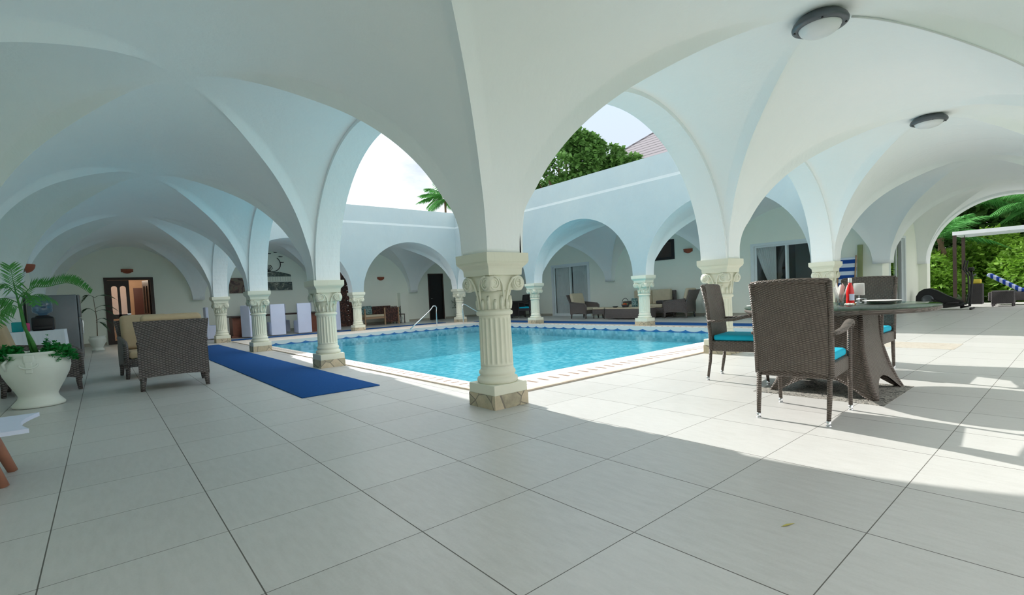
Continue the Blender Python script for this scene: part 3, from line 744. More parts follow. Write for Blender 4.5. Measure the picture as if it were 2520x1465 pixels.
def frond(b, base, tip, droop, n=22, ll=.22, w=.016, m=0, up=(0,0,1), hang=.12):
    base=Vector(base); tip=Vector(tip); side=(tip-base).cross(Vector(up)); side.normalize()
    P=[]
    for k in range(n+1):
        q=k/n; p=base.lerp(tip,q); p.z+=droop*4*q*(1-q); P.append(p)
    b.tube(P,[.006*(1-.8*k/n) for k in range(n+1)],5)
    for k in range(3,n+1):
        q=k/n; t_=(P[min(k+1,n)]-P[k-1]).normalized(); L=ll*sin(pi*min(1,.18+q*.86))**.7+.02
        for s in(-1,1):
            d=(side*s*.85+t_*.75+Vector((0,0,-hang+.25*(R.random()-.5)))).normalized()
            e=P[k]+d*L; e.z-=L*L*.7; mid=P[k]+d*L*.45; wv=t_*w*.5
            b.add([P[k]-wv*.4,P[k]+wv*.4,mid+wv,e,mid-wv],[(0,1,2,3,4)],False,m)
def palm_part(parent,specs,name='palm_frond',mat='leaf_palm',ll=.2,w=.016):
    for base,tip,dr in specs:
        b=MB(); frond(b,base,tip,dr,30,ll,w,hang=.55 if tip[2]<.8 else .15); b.build(name,mat,parent)
palm=thing('potted_palm',(-.605,7.78,.56),0,'young green palm with arching feathery fronds growing in the big white pot','palm')
b=MB(); b.tube([(.02,0,.012),(-.01,.0,.16),(-.07,.0,.36),(-.09,0,.58),(-.12,0,.84)],[.024,.020,.014,.010,.006],8); b.tube([(-.02,.02,.012),(-.05,.02,.25),(-.08,.0,.60)],[.014,.012,.008],8); b.build('stem','leaf_palm',palm)
def palm_leaf(path,ll,up,n=30,w=.015):
    b=MB(); P=[Vector(p) for p in path]; Q=[]
    for k in range(n+1):
        q=k/n*(len(P)-1); i=min(int(q),len(P)-2); f_=q-i; p0=P[max(i-1,0)];p1=P[i];p2=P[i+1];p3=P[min(i+2,len(P)-1)]
        Q.append(.5*((2*p1)+(p2-p0)*f_+(2*p0-5*p1+4*p2-p3)*f_*f_+(3*p1-p0-3*p2+p3)*f_**3))
    b.tube(Q,[.0055*(1-.8*k/n) for k in range(n+1)],5)
    for k in range(4,n+1):
        t_=(Q[min(k+1,n)]-Q[k-1]).normalized(); q=k/n; L=ll*(.45+.75*sin(pi*min(1,.15+q*.8)))
        for s_ in(-1,1):
            d=((Vector((s_*.85,s_*.1,0)) if abs(t_.z)>.75 else Vector((0,s_*.55,0)))+t_*.45+Vector((0,0,(up*.4 if abs(t_.z)>.75 else up)+.3*(R.random()-.5)))).normalized(); e=Q[k]+d*L; e.z-=L*L*.5; mid=Q[k]+d*L*.5; wv=t_*w*.5
            b.add([Q[k]-wv*.5,Q[k]+wv*.5,mid+wv,e,mid-wv],[(0,1,2,3,4)])
    b.build('palm_frond','leaf_palm',palm)
palm_leaf([(-.08,0,.60),(.0,0,.78),(.15,0,.80),(.31,0,.84),(.42,0,.80),(.52,0,.71)],.14,.9,44)
palm_leaf([(-.10,0,.70),(-.12,0,.84),(-.13,.0,.98),(-.14,0,1.04)],.12,.9,22)
palm_leaf([(-.11,0,.72),(-.2,.1,.84),(-.32,.15,.82),(-.40,.15,.72)],.13,-.5,26)
palm_leaf([(-.09,0,.62),(-.2,-.05,.68),(-.32,-.1,.62),(-.42,-.1,.48)],.15,-.8,28)
palm_leaf([(-.08,0,.55),(-.14,-.1,.60),(-.22,-.18,.54),(-.28,-.22,.40)],.14,-.8,24)
palm_leaf([(-.08,0,.58),(.0,.12,.70),(.10,.22,.72),(.20,.30,.64)],.12,-.5,24)
palm_leaf([(-.10,0,.66),(-.04,-.08,.74),(.02,-.14,.70),(.06,-.18,.60)],.10,-.6,20)
def herb(loc,label,n,rx,ry,rz_,leaf_s=.035,seed=1,mat='leaf_herb'):
    rr=random.Random(seed); b=MB()
    for k in range(n):
        a=rr.random()*2*pi; q=sqrt(rr.random()); z=rr.random()
        c=Vector((rx*q*cos(a),ry*q*sin(a),rz_*z*(1-.4*q)-.10*q*q)); 
        for w in range(3):
            d=Vector((rr.uniform(-1,1),rr.uniform(-1,1),rr.uniform(-.3,.8))).normalized(); s=d.cross(Vector((rr.uniform(-1,1),rr.uniform(-1,1),1))).normalized(); L=leaf_s*rr.uniform(.7,1.3)
            b.add([c,c+d*L*.5+s*L*.35,c+d*L,c+d*L*.5-s*L*.35],[(0,1,2,3)])
        if k%4==0: b.tube([(0,0,-.02),(c.x*.7,c.y*.7,c.z*.6),tuple(c)],.002,4)
    return tag(b.build('herb_plant',mat,None,loc),label,'plant','leafy herbs in the big white pot')
herb((-.42,7.68,.60),'bushy green herb hanging over the right rim of the big white pot',260,.17,.12,.13,.042,2)
herb((-.80,7.72,.60),'leafy green herb spreading over the left rim of the big white pot',280,.16,.14,.13,.044,3)
herb((-.50,7.83,.62),'small upright green herb sprig in the middle of the big white pot',70,.045,.045,.20,.034,4)

# ------------------------------------------------------------------ sideboard, dispenser, fridge
t=thing('side_table',(-.93,12.2,0),0,'small table under a white cloth beside the grey fridge','table')
b=MB(); b.box(-.30,.40,-.45,.45,.74,.775); b.build('table_top','light_wood',t)
for sx in(-.26,.36):
    for sy in(-.4,.4): b=MB(); b.box(sx-.02,sx+.02,sy-.02,sy+.02,0,.74); b.build('leg','light_wood',t)
b=MB(); rr=random.Random(3); pts=[]
n=60
def ringp(k):
    q=k/n*4; s=int(q)%4; f_=q-int(q); X0,X1,Y0,Y1=-.31,.41,-.46,.46
    return [(X0+(X1-X0)*f_,Y0),(X1,Y0+(Y1-Y0)*f_),(X1-(X1-X0)*f_,Y1),(X0,Y1-(Y1-Y0)*f_)][s]
top=[(*ringp(k),.779) for k in range(n)]; bot=[]
for k in range(n): x,y=ringp(k); w=.012*sin(k*1.3); bot.append((x*(1.03+w),y*(1.02+w),.50+.02*sin(k*.4)))
b.add(top+bot,[(k,(k+1)%n,n+(k+1)%n,n+k) for k in range(n)]+[tuple(range(n))],False)
o=b.build('tablecloth','table_linen',None,(-.93,12.2,0)); tag(o,'white tablecloth hanging over the small table beside the fridge','tablecloth')
t=thing('water_dispenser',(-.80,12.15,.78),0,'black water dispenser with a clear blue bottle upside down on top','water dispenser')
b=MB(); b.rbox(-.15,.15,-.14,.14,0,.24,.03,3); b.rbox(-.12,.12,-.17,-.12,.02,.08,.01,2); b.lathe([(.11,.24),(.09,.27)],24); b.build('base','black_plastic',t)
b=MB(); b.lathe([(.05,.25),(.06,.29),(.135,.33),(.140,.37),(.132,.39),(.140,.41),(.140,.47),(.132,.49),(.140,.51),(.138,.57),(.12,.60),(0,.605)],32); b.build('bottle','bottle_blue',t)
b=MB(); b.rbox(-.07,.07,-.06,.06,0,.17,.015,2); tag(b.build('storage_box','teal_plastic',None,(-1.12,12.0,.78)),'teal box on the small table left of the water dispenser','box')
b=MB(); b.lathe([(0,0),(.035,0),(.038,.13),(.03,.15),(0,.15)],16); tag(b.build('cup','pink_plastic',None,(-.99,11.86,.78)),'small pink cup beside the black water dispenser','cup')
t=thing('fridge',(-.80,15.2,0),0,'tall grey fridge standing against the left wall','fridge')
b=MB(); b.rbox(-.42,.40,-.35,.35,.03,1.50,.02,2); b.build('body','fridge_grey',t)
b=MB(); b.rbox(.405,.445,-.34,.34,.98,1.495,.012,2); b.build('freezer_door','fridge_grey',t)
b=MB(); b.rbox(.405,.445,-.34,.34,.05,.965,.012,2); b.build('door','fridge_grey',t)
b=MB(); b.tube([(.45,-.28,.6),(.47,-.28,.62),(.47,-.28,.90),(.45,-.28,.92)],.01,6); b.build('handle','chrome',t)
# tall slender plant right of the fridge
t=thing('potted_plant',(-.12,18.2,0),0,'tall slender plant with drooping leaves in a pale pot, right of the fridge','plant')
b=MB(); pot_mesh(b,.20,.42); b.build('pot','pot_white',t)
b=MB(); b.tube([(0,0,.38),(.02,0,.9),(-.02,0,1.55)],[.014,.011,.006],6); b.build('stem','bark',t)
for base,tip,dr in [((0,0,1.5),(.5,-.1,1.42),.12),((0,0,1.5),(-.3,.1,1.35),.15),((.01,0,1.2),(.55,0,1.05),.15),((.01,0,1.1),(.48,-.1,.90),.14),((0,0,1.1),(-.35,-.1,1.0),.15),((0,0,.85),(.42,0,.62),.16),((0,0,.8),(.30,-.1,.50),.12)]:
    b=MB(); frond(b,base,tip,dr,12,.16,.05); b.build('leaf_spray','leaf_dull',t)

# ------------------------------------------------------------------ wall sconces
def sconce(loc,rz,label,first=[None]):
    if first[0] is None:
        b=MB(); n=24;m=10
        def fn(u,v): a=pi*u; e=v*pi/2; return (.17*cos(a)*cos(e),-.13*sin(a)*cos(e),-.15*sin(e))
        b.grid(n,m,fn); b.grid(n,m,lambda u,v:tuple(c*.92 for c in fn(1-u,v))); 
        for k in range(n):
            p=fn(k/n,0);q=fn((k+1)/n,0); b.add([p,q,tuple(c*.92 for c in q),tuple(c*.92 for c in p)],[(0,1,2,3)])
        b.box(-.165,.165,-.012,0,-.10,.0)
        o=b.build('wall_lamp','terracotta',None,loc,rz); first[0]=o
    else: o=first[0].copy(); COL.objects.link(o); o.location=loc; o.rotation_euler[2]=rz
    tag(o,label,'wall lamp','terracotta half bowl wall lamps')
sconce((.77,YF-.002,2.52),0,'terracotta half bowl wall lamp above the open double entrance door')
sconce((9.93,YF-.002,2.14),0,'terracotta half bowl wall lamp above the wooden daybed')
sconce((XR-.002,9.05,2.33),-pi/2,'terracotta half bowl wall lamp right of the high dark window')
sconce((-.985,12.415,1.98),pi/2,'terracotta half bowl wall lamp on the left side vault foot above the fridge')

# ------------------------------------------------------------------ doors
t=thing('door_1',(0,0,0)); struct(t)
x0,x1=ENTR[0],ENTR[1]
b=MB(); b.box(x0-.04,x0+.05,YF-.03,YF+.2,0,2.24); b.box(x1-.05,x1+.04,YF-.03,YF+.2,0,2.24); b.box(x0+.05,x1-.05,YF-.03,YF+.2,2.16,2.24); b.build('door_frame','dark_wood',t)
def leaf_door(parent,M4):
    w=.57; b=MB()
    # stiles, rails and two tall arched lights
    b.box(0,.09,0,.045,0,2.15); b.box(w-.09,w,0,.045,0,2.15); b.box(.09,w-.09,0,.045,0,.12); b.box(.09,w-.09,0,.045,.85,1.0); b.box(w/2-.035,w/2+.035,0,.045,.12,2.15)
    for c in (.09+(w/2-.035-.09)/2, w/2+.035+(w/2-.035-.09)/2):
        r_=(w/2-.035-.09)/2; poly=[(c-r_,2.15),(c-r_,1.88)]+[(c-r_*cos(pi*k/10),1.88+r_*sin(pi*k/10)) for k in range(1,10)]+[(c+r_,1.88),(c+r_,2.15)]
        for (ua,va),(ub,vb) in zip(poly[1:-1],poly[2:-1]):
            b.add([(ua,0,va),(ub,0,vb),(ub,0,2.15),(ua,0,2.15)],[(0,1,2,3)]); b.add([(ua,.045,va),(ub,.045,vb),(ub,.045,2.15),(ua,.045,2.15)],[(3,2,1,0)])
    b.xf(M4); lf=b.build('door_leaf','dark_wood',parent)
    b=MB(); b.box(.09,w-.09,.02,.026,1.0,2.1); b.box(.09,w-.09,.02,.026,.12,.85); b.xf(M4); b.build('pane','window_glass',lf)
    b=MB(); b.cbox(w-.05,-.03,1.0,.10,.02,.03); b.xf(M4); b.build('handle','chrome',lf)
leaf_door(t,Matrix.Translation((x0+.05,YF+.04,0)))
leaf_door(t,Matrix.Translation((x1-.05,YF+.10,0))@Matrix.Rotation(radians(105),4,'Z'))
t=thing('door_2',(0,0,0)); struct(t); x0,x1=CARV[0],CARV[1]
b=MB(); b.box(x0+.06,x1-.06,YF+.05,YF+.10,0,2.0); b.build('door_leaf','carved_wood',t)
b=MB(); b.box(x0-.12,x0+.06,YF-.05,YF+.12,0,2.1); b.box(x1-.06,x1+.12,YF-.05,YF+.12,0,2.1); b.box(x0+.06,x1-.06,YF-.05,YF+.12,2.0,2.2)
b.extr([(x0-.16,2.1),(x1+.16,2.1),(x1+.10,2.28),((x0+x1)/2,2.42),(x0-.10,2.28)],lambda u,v,s:(u,YF-.06 if s else YF-.003,v)); b.build('door_frame','carved_wood',t)
b=MB(); b.box(x0-.3,x0-.13,YF-.04,YF-.002,0,1.2); b.box(x1+.13,x1+.25,YF-.04,YF-.002,0,1.0); b.build('side_panel','light_wood',t)
b=MB(); 
for i in range(2):
    for j in range(8): b.lathe([(0,.0),(.018,.0),(.010,.014),(0,.018)],8)
b2=MB()
for i in (.22,.62):
    for j in range(8):
        b2.cbox(x0+i,YF+.045,.25+j*.22,.03,.02,.03)
b2.build('studs','chrome',t)
t=thing('door_3',(0,0,0)); struct(t); x0,x1=BLK[0],BLK[1]
b=MB(); b.box(x0+.03,x1-.03,YF+.03,YF+.08,0,2.22)
for z0,z1 in((.15,.95),(1.15,2.08)):
    b.box(x0+.13,x1-.13,YF+.018,YF+.03,z0,z1)
b.build('door_leaf','black_plastic',t)
b=MB(); b.box(x0-.03,x0+.03,YF-.015,YF+.1,0,2.28); b.box(x1-.03,x1+.03,YF-.015,YF+.1,0,2.28); b.box(x0+.03,x1-.03,YF-.015,YF+.1,2.22,2.28); b.build('door_frame','dark_wood',t)
b=MB(); b.tube([(x0+.09,YF+.03,1.05),(x0+.09,YF-.02,1.05),(x0+.21,YF-.02,1.05)],.010,6); b.build('handle','chrome',t)

# sliding doors along X = const
def sliding(name,x,y0,y1,z1,axis='y',sg=1,curt=True,tied=False,parts=2):
    t=thing(name,(0,0,0)); struct(t)
    def bx(b,a0,a1,s0,s1,za,zb):
        if axis=='y': b.box(min(x+sg*a0,x+sg*a1),max(x+sg*a0,x+sg*a1),s0,s1,za,zb)
        else: b.box(s0,s1,min(x+sg*a0,x+sg*a1),max(x+sg*a0,x+sg*a1),za,zb)
    b=MB(); bx(b,-.02,.09,y0-.05,y0+.05,0,z1+.05); bx(b,-.02,.09,y1-.05,y1+.05,0,z1+.05); bx(b,-.02,.09,y0+.05,y1-.05,z1-.03,z1+.05); bx(b,-.02,.09,y0+.05,y1-.05,0,.05); b.build('door_frame','white_frame',t)
    mid=(y0+y1)/2
    for i,(a,c) in enumerate(((y0+.05,mid+.04),(mid-.04,y1-.05))):
        o=.02+.035*i; b=MB(); w=.055
        bx(b,o,o+.03,a,a+w,.05,z1-.03); bx(b,o,o+.03,c-w,c,.05,z1-.03); bx(b,o,o+.03,a+w,c-w,.05,.05+w); bx(b,o,o+.03,a+w,c-w,z1-.03-w,z1-.03); s=b.build('sash','white_frame',t)
        b=MB(); bx(b,o+.012,o+.018,a+w,c-w,.05+w,z1-.03-w); b.build('pane','window_glass',s)
    if curt:
        segs=[(y0+.1,mid-.05),(mid+.15,y1-.1)] if not tied else [(y0+.05,y0+.35),(y1-.65,y1-.05)]
        for a,c in segs:
            b=MB()
            def fn(u,v):
                s=a+(c-a)*u; k=1
                if tied: s=a+(c-a)*(u*(.35+.65*abs(v*2-.9)**.8)+ (.3*(1-abs(v*2-1)) if a>mid else 0)*0)
                d=.14+.03*sin(u*60)
                return (x+sg*d,s,.06+(z1-.1)*v) if axis=='y' else (s,x+sg*d,.06+(z1-.1)*v)
            b.grid(70,12,fn); b.build('curtain','curtain',t)
    return t
sliding('window_1',XR,SD1[0],SD1[1],SD1[3]); sliding('window_2',XR,SD2[0],SD2[1],SD2[3],tied=True); sliding('window_3',UY[0],SD3[0],SD3[1],SD3[3],'x',1,False)
t=thing('window_4',(0,0,0)); struct(t); y0,y1,z0,z1=WIN
b=MB(); b.box(XR-.03,XR+.08,y0-.02,y0+.09,z0-.02,z1+.02); b.box(XR-.03,XR+.08,y1-.09,y1+.02,z0-.02,z1+.02); b.box(XR-.03,XR+.08,y0+.09,y1-.09,z1-.07,z1+.02); b.box(XR-.03,XR+.08,y0+.09,y1-.09,z0-.02,z0+.07); b.build('window_frame','black_plastic',t)
b=MB(); b.box(XR+.04,XR+.05,y0+.09,y1-.09,z0+.07,z1-.07); b.build('pane','dark_wood',t)

# ------------------------------------------------------------------ ceiling lamps with a conduit
def ceiling_lamp(x,y,label):
    t=thing('ceiling_lamp',(x,y,H+RISE-.012),0,label,'ceiling light','round ceiling lamps with grey rims')
    b=MB(); b.lathe([(.155,.02),(.175,.0),(.205,-.03),(.215,-.055),(.212,-.070),(.190,-.080),(.165,-.082),(.160,-.07)],48,cap=False); b.build('rim','grey_metal',t)
    b=MB(); b.lathe([(.163,-.076),(.150,-.105),(.12,-.128),(.07,-.143),(0,-.150)],40,cap=False); b.build('diffuser','lamp_opal',t)
    for k in range(4):
        a=k*pi/2+.4; b=MB(); b.cbox(.190*cos(a),.190*sin(a),-.083,.014,.014,.008); b.build('screw','black_metal',t)
ceiling_lamp((VX[0]+VX[1])/2,(YN+UY[0])/2,'round ceiling lamp with a grey rim and white cover, the larger and nearer one')
ceiling_lamp((VX[1]+VX[2])/2,(YN+UY[0])/2,'round ceiling lamp with a grey rim at the top of the second, farther right vault')
b=MB(); pts=[]
cx,cy=(VX[0]+VX[1])/2,(YN+UY[0])/2
for k in range(40):
    q=.10+.86*k/39; ex=(VX[1]-VX[0])/2-EB; ey=(UY[0]-YN)/2-HW; pts.append((cx+ex*q,cy-ey*q-.0,vheight(q,q,(ex+ey)/2)-.008))
b.tube(pts,.008,6); tag(b.build('conduit','conduit_white'),'thin white cable conduit running along the vault edge from the near ceiling lamp','conduit')

# ------------------------------------------------------------------ things on the far left wall
b=MB(); b.box(3.78,4.62,YF-.05,YF-.004,1.60,2.18); tag(b.build('painting','painted_canvas'),'dark reddish brown painting hanging on the far left wall behind the left columns','painting')
t=thing('wall_art',(5.5,YF-.03,2.0),0,'dark wall art of a pavilion over a mosaic panel with a ring of birds above','wall art')
b=MB(); b.box(-.58,.54,-.02,.02,-.33,.0); b.build('mosaic_panel','glass_mosaic',t)
b=MB(); b.extr([(-.58,.22),(.52,.22),(.50,.30),(.1,.40),(-.15,.40),(-.58,.30)],lambda u,v,s:(u,.02 if s else -.02,v)); b.build('pavilion_roof','glass_mosaic',t)
b=MB()
for k in range(12): b.cbox(-.55+k*.095,0,.11,.02,.02,.24)
b.box(-.58,.52,-.012,.012,.0,.03); b.box(-.58,.52,-.012,.012,.2,.225); b.build('posts','pot_white',t)
b=MB(); b.tube([(-.15+.30*cos(a),0,.72+.30*sin(a)) for a in [-pi*.95+2*pi*.62*k/26 for k in range(27)]],.014,6); b.build('ring','black_metal',t)
for i in range(9):
    a=i*.62; rr_=.36+.03*(i%3); x,z=-.15+rr_*cos(a),.78+rr_*sin(a); b=MB(); b.extr([(x-.09,z),(x-.03,z+.022),(x+.05,z+.012),(x+.09,z+.03),(x+.06,z-.01),(x-.02,z-.015)],lambda u,v,s:(u,.01 if s else -.01,v)); b.build('bird','black_metal',t)
b=MB()
for k in range(7): b.tube([(-.42+.02*k,0,.40),(-.45+.05*k,0,.55+.03*(k%3)),(-.40+.03*k,0,.68)],.008,5)
b.build('branches','black_metal',t)

# dining set with white covered chairs in the far left wing
t=thing('dining_table',(5.0,19.35,0),0,'long dark wood dining table between the white covered chairs','table')
b=MB(); b.rbox(-1.6,1.9,-.42,.42,.70,.755,.012,2); b.build('table_top','dark_wood',t)
for x in(-1.36,1.25):
    b=MB(); b.box(x-.20,x+.20,-.28,.28,.06,.70); b.box(x-.26,x+.26,-.34,.34,0,.07); b.build('pedestal','red_wood',t)
def make_covered():
    t=thing('covered_chair',(0,0,0),0,'x','chair','white covered dining chairs round the long table')
    b=MB()
    b.rbox(-.24,.24,-.25,.25,.03,.48,.03,3); b.build('seat_cover','white_cloth',t)
    b=MB(); b.rbox(-.24,.24,-.31,-.22,.02,1.10,.03,3); b.build('back_cover','white_cloth',t)
    return t
cc=make_covered(); 
cps=[(4.71,18.60,0,'white covered chair seen just right of the third column on the left side'),(5.60,18.60,0,'white covered chair seen just left of the second column on the left side'),(4.0,18.62,-1.15,'white covered chair seen just left of the third column on the left side'),
 (6.65,18.55,0,'white covered chair at the near side of the long table, beside the carved door'),(2.98,19.35,-pi/2,'white covered chair at the left end of the long table beside the farthest left column'),(4.3,20.15,pi,'white covered chair on the wall side of the long table under the painting'),(5.3,20.15,pi,'white covered chair on the wall side of the long table under the pavilion wall art'),(6.3,20.15,pi,'white covered chair on the wall side of the long table, nearest the carved door')]
for i,(x,y,a,l) in enumerate(cps):
    if i==0: cc.location=(x,y,0); cc.rotation_euler[2]=a; cc['label']=l
    else: dup(cc,(x,y,0),a,l)
# daybed
t=thing('wooden_daybed',(9.45,20.45,0),0,'carved wooden daybed with a striped seat against the far left wall','daybed')
b=MB(); b.box(-.85,.75,-.40,.40,.28,.36); b.build('seat_frame','light_wood',t)
b=MB(); b.rbox(-.82,.72,-.38,.38,.36,.46,.03,3); b.build('mattress','beige_fabric',t)
b=MB(); b.box(.10,.70,-.43,-.39,.10,.72)
for k in range(9): b.lathe([(.018,.10),(.022,.3),(.012,.42),(.024,.55),(.018,.72),(.026,.76),(.010,.80)],8,.14+k*.065,-.41)
b.build('carved_front','carved_wood',t)
b=MB(); b.box(-.85,.75,.38,.42,.36,.82); b.build('backrest','carved_wood',t)
for x,y in((-.83,-.41),(.73,-.41),(.08,-.41),(-.83,.38),(.73,.38)): b=MB(); b.box(x-.025,x+.025,y-.025,y+.025,0,.74); b.build('leg','light_wood',t)
b=MB(); b.rbox(-.26,.26,-.07,.07,0,.38,.05,3); b.xf(Matrix.Rotation(-.2,4,'X')); tag(b.build('throw_pillow','patterned_fabric',None,(8.95,20.62,.47)),'teal and white patterned pillow on the wooden daybed','pillow')
t=thing('carved_chair',(10.42,20.5,0),0,'small carved chair with a wheel pattern standing right of the daybed','chair')
b=MB(); b.box(-.22,.22,-.2,.2,.38,.42); b.build('seat','dark_wood',t)
for x in(-.2,.2):
    for y in(-.18,.18): b=MB(); b.tube([(x,y,0),(x,y,.2),(x,y,.40 if y<0 else .78)],.018,6); b.build('leg','dark_wood',t)
b=MB(); b.tube([(.11*cos(a),-.2,.17+.11*sin(a)) for a in [2*pi*k/18 for k in range(18)]],.012,6,closed=True)
for k in range(4): a=k*pi/4; b.tube([(.11*cos(a),-.2,.17+.11*sin(a)),(-.11*cos(a),-.2,.17-.11*sin(a))],.005,5)
b.build('wheel_ornament','chrome',t)
b=MB(); b.box(-.2,.2,.165,.19,.5,.74); b.build('backrest','glass_mosaic',t)
t=thing('potted_shrub',(13.75,20.6,0),0,'small dark leafy plant in a pot in the far corner right of the black door','plant')
b=MB(); pot_mesh(b,.17,.36); b.build('pot','pot_white',t)
b=MB(); rr=random.Random(8)
for k in range(120):
    a=rr.random()*6.28; q=rr.random(); c=Vector((.3*q*cos(a),.3*q*sin(a),.45+.55*rr.random())); d=Vector((rr.uniform(-1,1),rr.uniform(-1,1),.3)).normalized(); s=d.cross(Vector((0,0,1))).normalized()
    b.add([c,c+d*.07+s*.03,c+d*.15,c+d*.07-s*.03],[(0,1,2,3)])
b.tube([(0,0,.3),(0,0,.8)],.01,5); b.build('foliage','leaf_dull',t)

# ------------------------------------------------------------------ far right wing : dark dining set and lounge set
t=thing('wicker_dining_table',(14.3,17.2,0),0,'black wicker dining table across the pool just right of the nearest column','table')
b=MB(); b.rbox(-.5,.5,-.75,.75,.70,.76,.01,2); b.build('table_top','wicker_dark',t)
b=MB(); b.box(-.42,.42,-.62,.62,.08,.70); b.build('table_body','wicker_dark',t)
for sx in(-.40,.40):
    for sy in(-.6,.6): b=MB(); b.box(sx-.03,sx+.03,sy-.03,sy+.03,0,.1); b.build('leg','wicker_dark',t)
dc=make_dining_chair('wicker_dark','turquoise_fabric'); dc.location=(14.35,16.05,0); dc.rotation_euler[2]=radians(110); dc['label']='black wicker chair with a turquoise cushion at the near end of the black dining table'; dc['group']='black wicker chairs across the pool'
dup(dc,(15.15,17.3,0),radians(180),'black wicker chair with a turquoise cushion behind the black dining table against the wall')
for k,(x,y) in enumerate(((14.15,17.45),(14.25,17.1),(14.1,16.85))):
    b=MB(); b.lathe([(0,0),(.03,0),(.035,.13),(.032,.13),(.027,.006),(0,.006)],14,cap=False); tag(b.build('tumbler','clear_glass',None,(x,y,.76)),'clear tumbler standing on the black wicker dining table','glass','tumblers on the black wicker table')
la=make_armchair(.78,.80,'wicker_grey','beige_fabric',.92,.30); la.location=(14.25,12.62,0); la.rotation_euler[2]=radians(180); la['label']='wicker armchair with beige cushions in front of the sliding door across the pool'; la['group']='wicker lounge chairs across the pool'
dup(la,(14.95,9.0,0),radians(8),'tall wicker armchair seen from its side, between the sofa and the white urn')
t=thing('wicker_ottoman',(14.3,11.75,0),0,'small wicker ottoman between the beige armchair and the low wicker table','ottoman')
b=MB(); b.rbox(-.30,.30,-.28,.28,.16,.34,.02,2); b.build('body','wicker_grey',t)
b=MB(); b.rbox(-.29,.29,-.27,.27,.34,.41,.03,3); b.build('cushion','beige_fabric',t)
for sx in(-.26,.26):
    for sy in(-.24,.24): b=MB(); b.tube([(sx*1.05,sy*1.05,0),(sx,sy,.2)],[.02,.03],7); b.build('leg','wicker_grey',t)
t=thing('low_wicker_table',(14.15,10.45,0),0,'long low wicker table with a pale top carrying the fruit basket across the pool','table')
b=MB(); b.rbox(-.36,.36,-.82,.82,.03,.36,.015,2); b.build('body','wicker_grey',t)
b=MB(); b.rbox(-.35,.35,-.81,.81,.36,.405,.015,2); b.build('table_top','beige_fabric',t)
t=thing('fruit_basket',(14.05,10.55,.406),0,'small dark basket with fruit on the low wicker table','basket')
b=MB(); b.lathe([(0,0),(.10,0),(.15,.10),(.14,.10),(.09,.01),(0,.01)],20,cap=False); b.build('bowl','wicker_dark',t)
b=MB(); b.tube([(0,.15*cos(a),.10+.22*sin(a)) for a in [pi*k/12 for k in range(13)]],.01,6); b.build('handle','wicker_dark',t)
for k,(x,y,z,m,c) in enumerate(((-.05,.04,.10,'fruit_orange','orange fruit on the left in the dark basket'),(.03,-.04,.105,'fruit_green','green fruit in the dark basket'),(-.03,-.05,.10,'fruit_red','red fruit at the front of the dark basket'),(.04,.05,.11,'fruit_orange','orange fruit at the back of the dark basket'))):
    b=MB(); b.lathe([(.0,-.035)]+[(.037*sin(pi*q/8),-.037*cos(pi*q/8)) for q in range(1,8)]+[(0,.037)],14,cap=False); tag(b.build('fruit',m,None,(14.05+x,10.55+y,.406+z)),c,'fruit','fruit in the basket')
b=MB(); b.rbox(-.06,.06,-.10,.10,0,.30,.02,2); tag(b.build('dark_box','patterned_fabric',None,(14.32,10.35,.406)),'dark patterned box behind the fruit basket','box')
b=MB(); b.lathe([(0,0),(.06,0),(.11,.045),(.10,.045),(.055,.008),(0,.008)],20,cap=False); tag(b.build('bowl','black_plastic',None,(14.0,10.95,.406)),'small dark bowl left of the fruit basket','bowl')
t=thing('wicker_sofa',(15.2,10.35,0),0,'wicker sofa with beige cushions against the wall below the high dark window','sofa')
b=MB(); b.rbox(-.42,.38,-.85,.85,.15,.34,.02,2); b.build('seat_base','wicker_grey',t)
b=MB(); b.rbox(-.42,.30,-.78,.78,.34,.47,.05,3); b.build('seat_cushion','beige_fabric',t)
for y0,y1 in((-.77,-.01),(.01,.77)): b=MB(); b.rbox(.14,.30,y0,y1,.46,.98,.05,3); b.build('back_cushion','beige_fabric',t)
b=MB(); b.rbox(.31,.40,-.86,.86,.12,.93,.02,2); b.build('backrest','wicker_grey',t)
for y in(-.86,.80): b=MB(); b.rbox(-.42,.36,y,y+.07,.10,.60,.03,3); b.build('arm_panel','wicker_grey',t)
for sx in(-.38,.34):
    for sy in(-.80,.80): b=MB(); b.tube([(sx,sy,0),(sx,sy,.16)],.03,7); b.build('leg','wicker_grey',t)
b=MB(); b.rbox(-.14,.14,-.14,.14,0,.12,.04,3); tag(b.build('dark_cushion','wicker_dark',None,(14.98,9.72,.472)),'small dark cushion on the sofa behind the tall wicker armchair','cushion')
t=thing('white_urn',(15.25,8.05,0),0,'white urn with a bare leafy stem beside the tall wicker armchair across the pool','plant pot')
b=MB(); pot_mesh(b,.27,.60); b.build('pot','pot_white',t)
b=MB(); b.tube([(0,0,.55),(.05,.1,.8),(-.05,.12,1.0),(0,.05,1.25),(.05,-.05,1.45)],[.014,.012,.01,.008,.005],6); b.build('stem','leaf_dull',t)
rr=random.Random(4)
b=MB()
for k in range(50):
    c=Vector((rr.uniform(-.12,.12),rr.uniform(-.05,.2),rr.uniform(.65,1.5))); d=Vector((rr.uniform(-1,1),rr.uniform(-1,1),rr.uniform(-.3,.5))).normalized(); s=d.cross(Vector((0,0,1))).normalized(); b.add([c,c+d*.04+s*.02,c+d*.09,c+d*.04-s*.02],[(0,1,2,3)])
b.build('foliage','leaf_dull',t)

